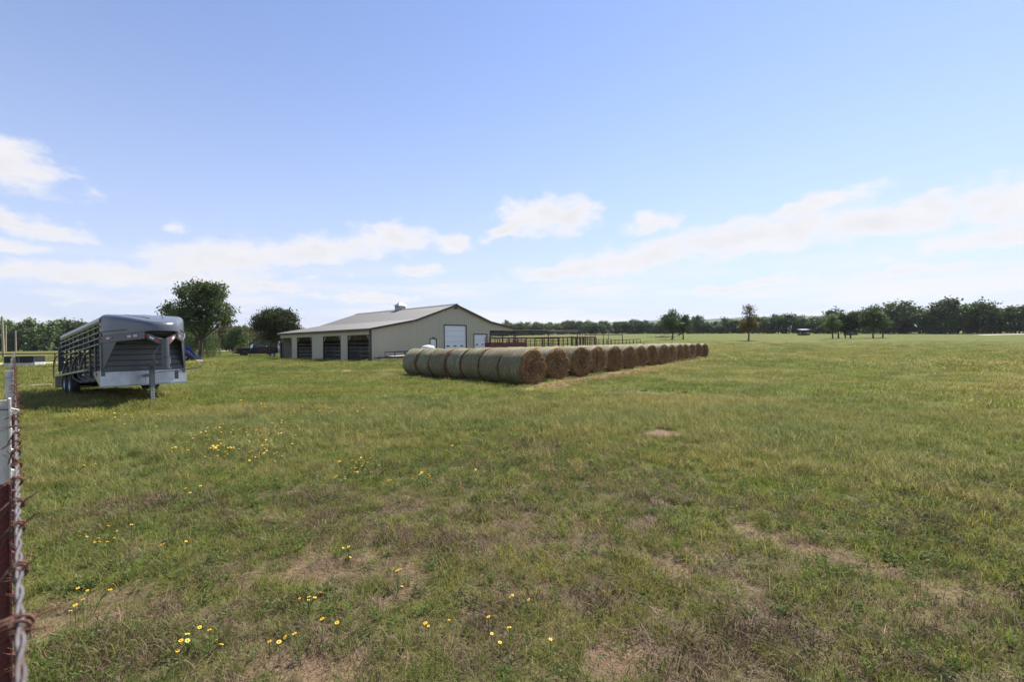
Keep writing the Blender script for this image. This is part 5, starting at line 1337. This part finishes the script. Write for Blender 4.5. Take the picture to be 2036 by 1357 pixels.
def weed_tuft(seed, mat, stems=7, h=.09):
    rs = np.random.RandomState(seed); P = []; T = []
    for s in range(stems):
        a = rs.rand()*6.28; q = np.array([math.cos(a), math.sin(a), 0])*rs.uniform(.02, .10); H_ = h*rs.uniform(.5, 1.2)
        for k in range(9):
            z = H_*(k+1)/9; t = rs.rand()*6.28; u = np.array([math.cos(t), math.sin(t), rs.uniform(.1, .9)]); u /= np.linalg.norm(u); P.append(q*(.5+.5*k/9)+np.array([0, 0, z])+u*.016); T.append(u)
    P = np.array(P); T = np.array(T)
    return leaves(P, .042, rs, mat, 'tuft', .22, T)
def gn_scatter(name, protos, pts, rot, scl, idx, label):
    col = bpy.data.collections.new(name+'_tufts')
    for i, me in enumerate(protos):
        col.objects.link(bpy.data.objects.new('%s_tuft_%02d' % (name, i), me))
    me = bpy.data.meshes.new(name); me.vertices.add(len(pts)); me.vertices.foreach_set('co', np.asarray(pts, np.float32).ravel())
    def attr(n, t, v, key='value'):
        a = me.attributes.new(n, t, 'POINT'); a.data.foreach_set(key, v)
    attr('rot', 'FLOAT_VECTOR', np.asarray(rot, np.float32).ravel(), 'vector'); attr('scl', 'FLOAT', np.asarray(scl, np.float32)); attr('idx', 'INT', np.asarray(idx, np.int32))
    me.update(); o = link(name, me); tag(o, label, 'grass', kind='stuff')
    g = bpy.data.node_groups.new(name+'_scatter', 'GeometryNodeTree')
    g.interface.new_socket('Geometry', in_out='INPUT', socket_type='NodeSocketGeometry'); g.interface.new_socket('Geometry', in_out='OUTPUT', socket_type='NodeSocketGeometry')
    N = g.nodes.new; L = g.links.new
    gi = N('NodeGroupInput'); go = N('NodeGroupOutput'); ip = N('GeometryNodeInstanceOnPoints'); ci = N('GeometryNodeCollectionInfo')
    ci.inputs['Collection'].default_value = col; ci.inputs['Separate Children'].default_value = True; ci.inputs['Reset Children'].default_value = True
    def na(n, t):
        q = N('GeometryNodeInputNamedAttribute'); q.data_type = t; q.inputs['Name'].default_value = n; return q.outputs['Attribute']
    L(gi.outputs[0], ip.inputs['Points']); L(ci.outputs[0], ip.inputs['Instance']); ip.inputs['Pick Instance'].default_value = True
    L(na('idx', 'INT'), ip.inputs['Instance Index']); L(na('rot', 'FLOAT_VECTOR'), ip.inputs['Rotation']); L(na('scl', 'FLOAT'), ip.inputs['Scale'])
    L(ip.outputs[0], go.inputs[0])
    md = o.modifiers.new('scatter', 'NODES'); md.node_group = g
    return o
def scatter_points(rs, r0, r1, density, half=56):
    """uniform points in a sector ahead of the camera position"""
    area = math.radians(2*half)/2*(r1*r1-r0*r0); n = int(area*density)
    r = np.sqrt(r0*r0+(r1*r1-r0*r0)*rs.rand(n)); a = np.radians(90+rs.uniform(-half, half, n))
    return r*np.cos(a), r*np.sin(a)
def build_grass():
    rs = np.random.RandomState(77)
    PR = [blade_tuft(1, 34, .10, .05, .12, .0042, .7, grass_a), blade_tuft(2, 40, .12, .06, .15, .0042, .8, grass_a), blade_tuft(3, 36, .10, .05, .11, .0048, .6, grass_l),
          blade_tuft(4, 38, .13, .10, .24, .0030, .75, grass_w), weed_tuft(5, weed_g), weed_tuft(6, weed_g, 9, .07), blade_tuft(7, 44, .14, .05, .14, .0042, .5, thatch, .86), blade_tuft(8, 30, .12, .04, .10, .0036, .9, thatch, .35),
          weed_tuft(9, grass_l, 8, .12),
          blade_tuft(11, 130, .42, .05, .13, .0085, .8, grass_a), blade_tuft(12, 130, .42, .05, .12, .0085, .7, grass_l), blade_tuft(13, 120, .42, .08, .20, .0065, .9, grass_w), blade_tuft(14, 110, .42, .03, .09, .0085, .8, thatch, .4),
          blade_tuft(15, 150, .95, .05, .13, .020, .8, grass_a), blade_tuft(16, 150, .95, .05, .12, .020, .7, grass_l), blade_tuft(17, 140, .95, .06, .17, .016, .9, grass_w), blade_tuft(18, 130, .95, .03, .08, .020, .8, thatch, .4),
          blade_tuft(21, 40, .13, .06, .15, .0040, .6, dead_weed, .1)]
    X = []; Y = []; S = []
    for r0, r1, dn, sc_ in ((.35, 4, 260, .72), (4, 8, 190, .84), (8, 14, 130, .98), (14, 20, 8, 1), (20, 30, 6, 1), (30, 50, 2.2, 1), (50, 80, 1.5, 1), (80, 130, .8, 1)):
        x, y = scatter_points(rs, r0, r1, dn); X.append(x); Y.append(y); S.append(np.full(len(x), sc_))
    # ground beside and just behind the viewer, thinner
    x, y = scatter_points(rs, .4, 12, 30, 180); k = np.abs(np.degrees(np.arctan2(x, y))) > 56; X.append(x[k]); Y.append(y[k]); S.append(np.full(k.sum(), 1.1))
    X = np.concatenate(X); Y = np.concatenate(Y); S = np.concatenate(S); n = len(X)
    soil, dry, straw, lush = cover(X, Y); r = np.hypot(X, Y)
    # nothing grows on the road or under the barn floor; short under bales
    keep = rs.rand(n) > np.clip(soil*.93, 0, .96)
    keep &= rs.rand(n) > straw*.92
    bx = (X+13.42)*.666+(Y-43.15)*.746; by = -(X+13.42)*.746+(Y-43.15)*.666
    keep &= ~((bx > -.1) & (bx < 21.3) & (by > -.1) & (by < 21.2))
    road = (Y > 44.5) & (Y < 60) & (X < -30) & (np.abs(Y-(51+.16*(X+50))) < 4.4); keep &= ~road
    keep &= (r > .35) & (rs.rand(n) < sstep(132, 70, r)*.9+.1)
    q = rs.rand(n); wisp = fbm(X*.22+2, Y*.22+6, 81, 3)
    near = sstep(10, 4, r)
    right = sstep(-2, 4, X)*sstep(3.5, 6.5, Y)
    pd = np.clip(dry*.50+.05, 0, .5)*(.45+.55*near); pw = np.clip(.10+.30*near+.2*lush, 0, .5)*(1-.65*right); pl = np.clip(.5*lush, 0, .5); pwi = np.clip(sstep(.40, .60, wisp)*.5*(1-near*.75)+right*.18, 0, .7)
    idx = np.zeros(n, int)
    u = rs.rand(n); idx[u < .5] = 1
    c0 = pd; c1 = c0+(1-c0)*pw; c2 = c1+(1-c1)*pwi; c3 = c2+(1-c2)*pl
    idx[q < c3] = 2; idx[q < c2] = 3; 
    m = q < c1; idx[m] = np.where(rs.rand(m.sum()) < .55, 4, np.where(rs.rand(m.sum()) < .6, 5, 8))
    m = q < c0; idx[m] = np.where(rs.rand(m.sum()) < .6, 6, 7)
    kind = np.array([0, 0, 1, 2, 1, 0, 3, 3, 1])[idx]; idx = np.where(r > 30, 13+kind, np.where(r > 14, 9+kind, idx))
    dk = np.zeros(n); wb = fbm(X*2.9, Y*2.9, 141, 3)-.5
    for (cx, cy, rx, ry) in DARK: dk = np.maximum(dk, sstep(1.3, .3, np.hypot((X-cx)/rx, (Y-cy)/ry)+wb*1.8))
    dk = np.maximum(dk*.42, .16*near*sstep(.45, .6, fbm(X*1.2, Y*1.2, 143, 3)))
    idx = np.where((r < 14) & (rs.rand(n) < dk), 17, idx)
    hgt = .75+.6*fbm(X*.4+11, Y*.4+3, 99, 3)
    S = S*rs.uniform(.65, 1.3, n)*hgt*np.where(soil > .3, .7, 1); S = np.where(r > 14, np.clip(S, .75, 1.35), S)
    S = np.where((idx == 3) & (r < 6), S*.75, S); S = np.where((idx == 4) | (idx == 5) | (idx == 8), S*.78, S)
    Z = terr(X, Y)+(fbm(X*3, Y*3, 71, 3)-.5)*.05*sstep(40, 8, r)
    # the lean follows a light breeze from the right
    rot = np.stack([rs.randn(n)*.12, rs.randn(n)*.12-.08, rs.rand(n)*2*np.pi], 1)
    # litter: flat dry stalks everywhere close by, bare patches included
    xl, yl = scatter_points(rs, .4, 9, 38); nl = len(xl); sl = rs.uniform(.45, .95, nl)
    X = np.concatenate([X, xl]); Y = np.concatenate([Y, yl]); Z = np.concatenate([Z, terr(xl, yl)+(fbm(xl*3, yl*3, 71, 3)-.5)*.05-.012]); keep = np.concatenate([keep, np.ones(nl, bool)])
    S = np.concatenate([S, sl]); idx = np.concatenate([idx, np.where(rs.rand(nl) < .8, 6, 17)]); rot = np.concatenate([rot, np.stack([rs.randn(nl)*.05, rs.randn(nl)*.05, rs.rand(nl)*6.28], 1)])
    k = keep; gn_scatter('grass', PR, np.stack([X, Y, Z], 1)[k], rot[k], S[k], idx[k], 'short mixed green and dry pasture grass with low weeds')
    # far yellow flower carpet, too many to count
    n = 900; fx = rs.uniform(-52, -24, n); fy = 44-rs.rand(n)*6+(fx+40)*-.05; fx2 = rs.uniform(-70, -34, 700); fy2 = 66+rs.rand(700)*14
    X = np.concatenate([fx, fx2]); Y = np.concatenate([fy, fy2]); n = len(X)
    o = gn_scatter('wildflower_carpet', fl, np.stack([X, Y, terr(X, Y)], 1), np.stack([np.zeros(n)]*2+[rs.rand(n)*6], 1), rs.uniform(1.2, 2.0, n), rs.randint(0, 4, n), 'far carpet of tiny yellow flowers along the gravel road')
    o['category'] = 'wildflowers'
build_grass()

# ------------------------------------------------------------------ air
def haze():
    m = bpy.data.materials.new('haze'); m.use_nodes = True; nt = m.node_tree; nt.nodes.clear()
    out = nt.nodes.new('ShaderNodeOutputMaterial'); v = nt.nodes.new('ShaderNodeVolumePrincipled')
    v.inputs['Color'].default_value = (.86, .91, 1.0, 1); v.inputs['Density'].default_value = .00008; v.inputs['Anisotropy'].default_value = .2
    nt.links.new(v.outputs[0], out.inputs['Volume'])
    o = MB().box((-7500, -7500, -6), (7500, 7500, 190)).build('haze', m); tag(o, kind='stuff'); o['label'] = 'thin pale summer haze over the whole pasture'; o['category'] = 'haze'
haze()
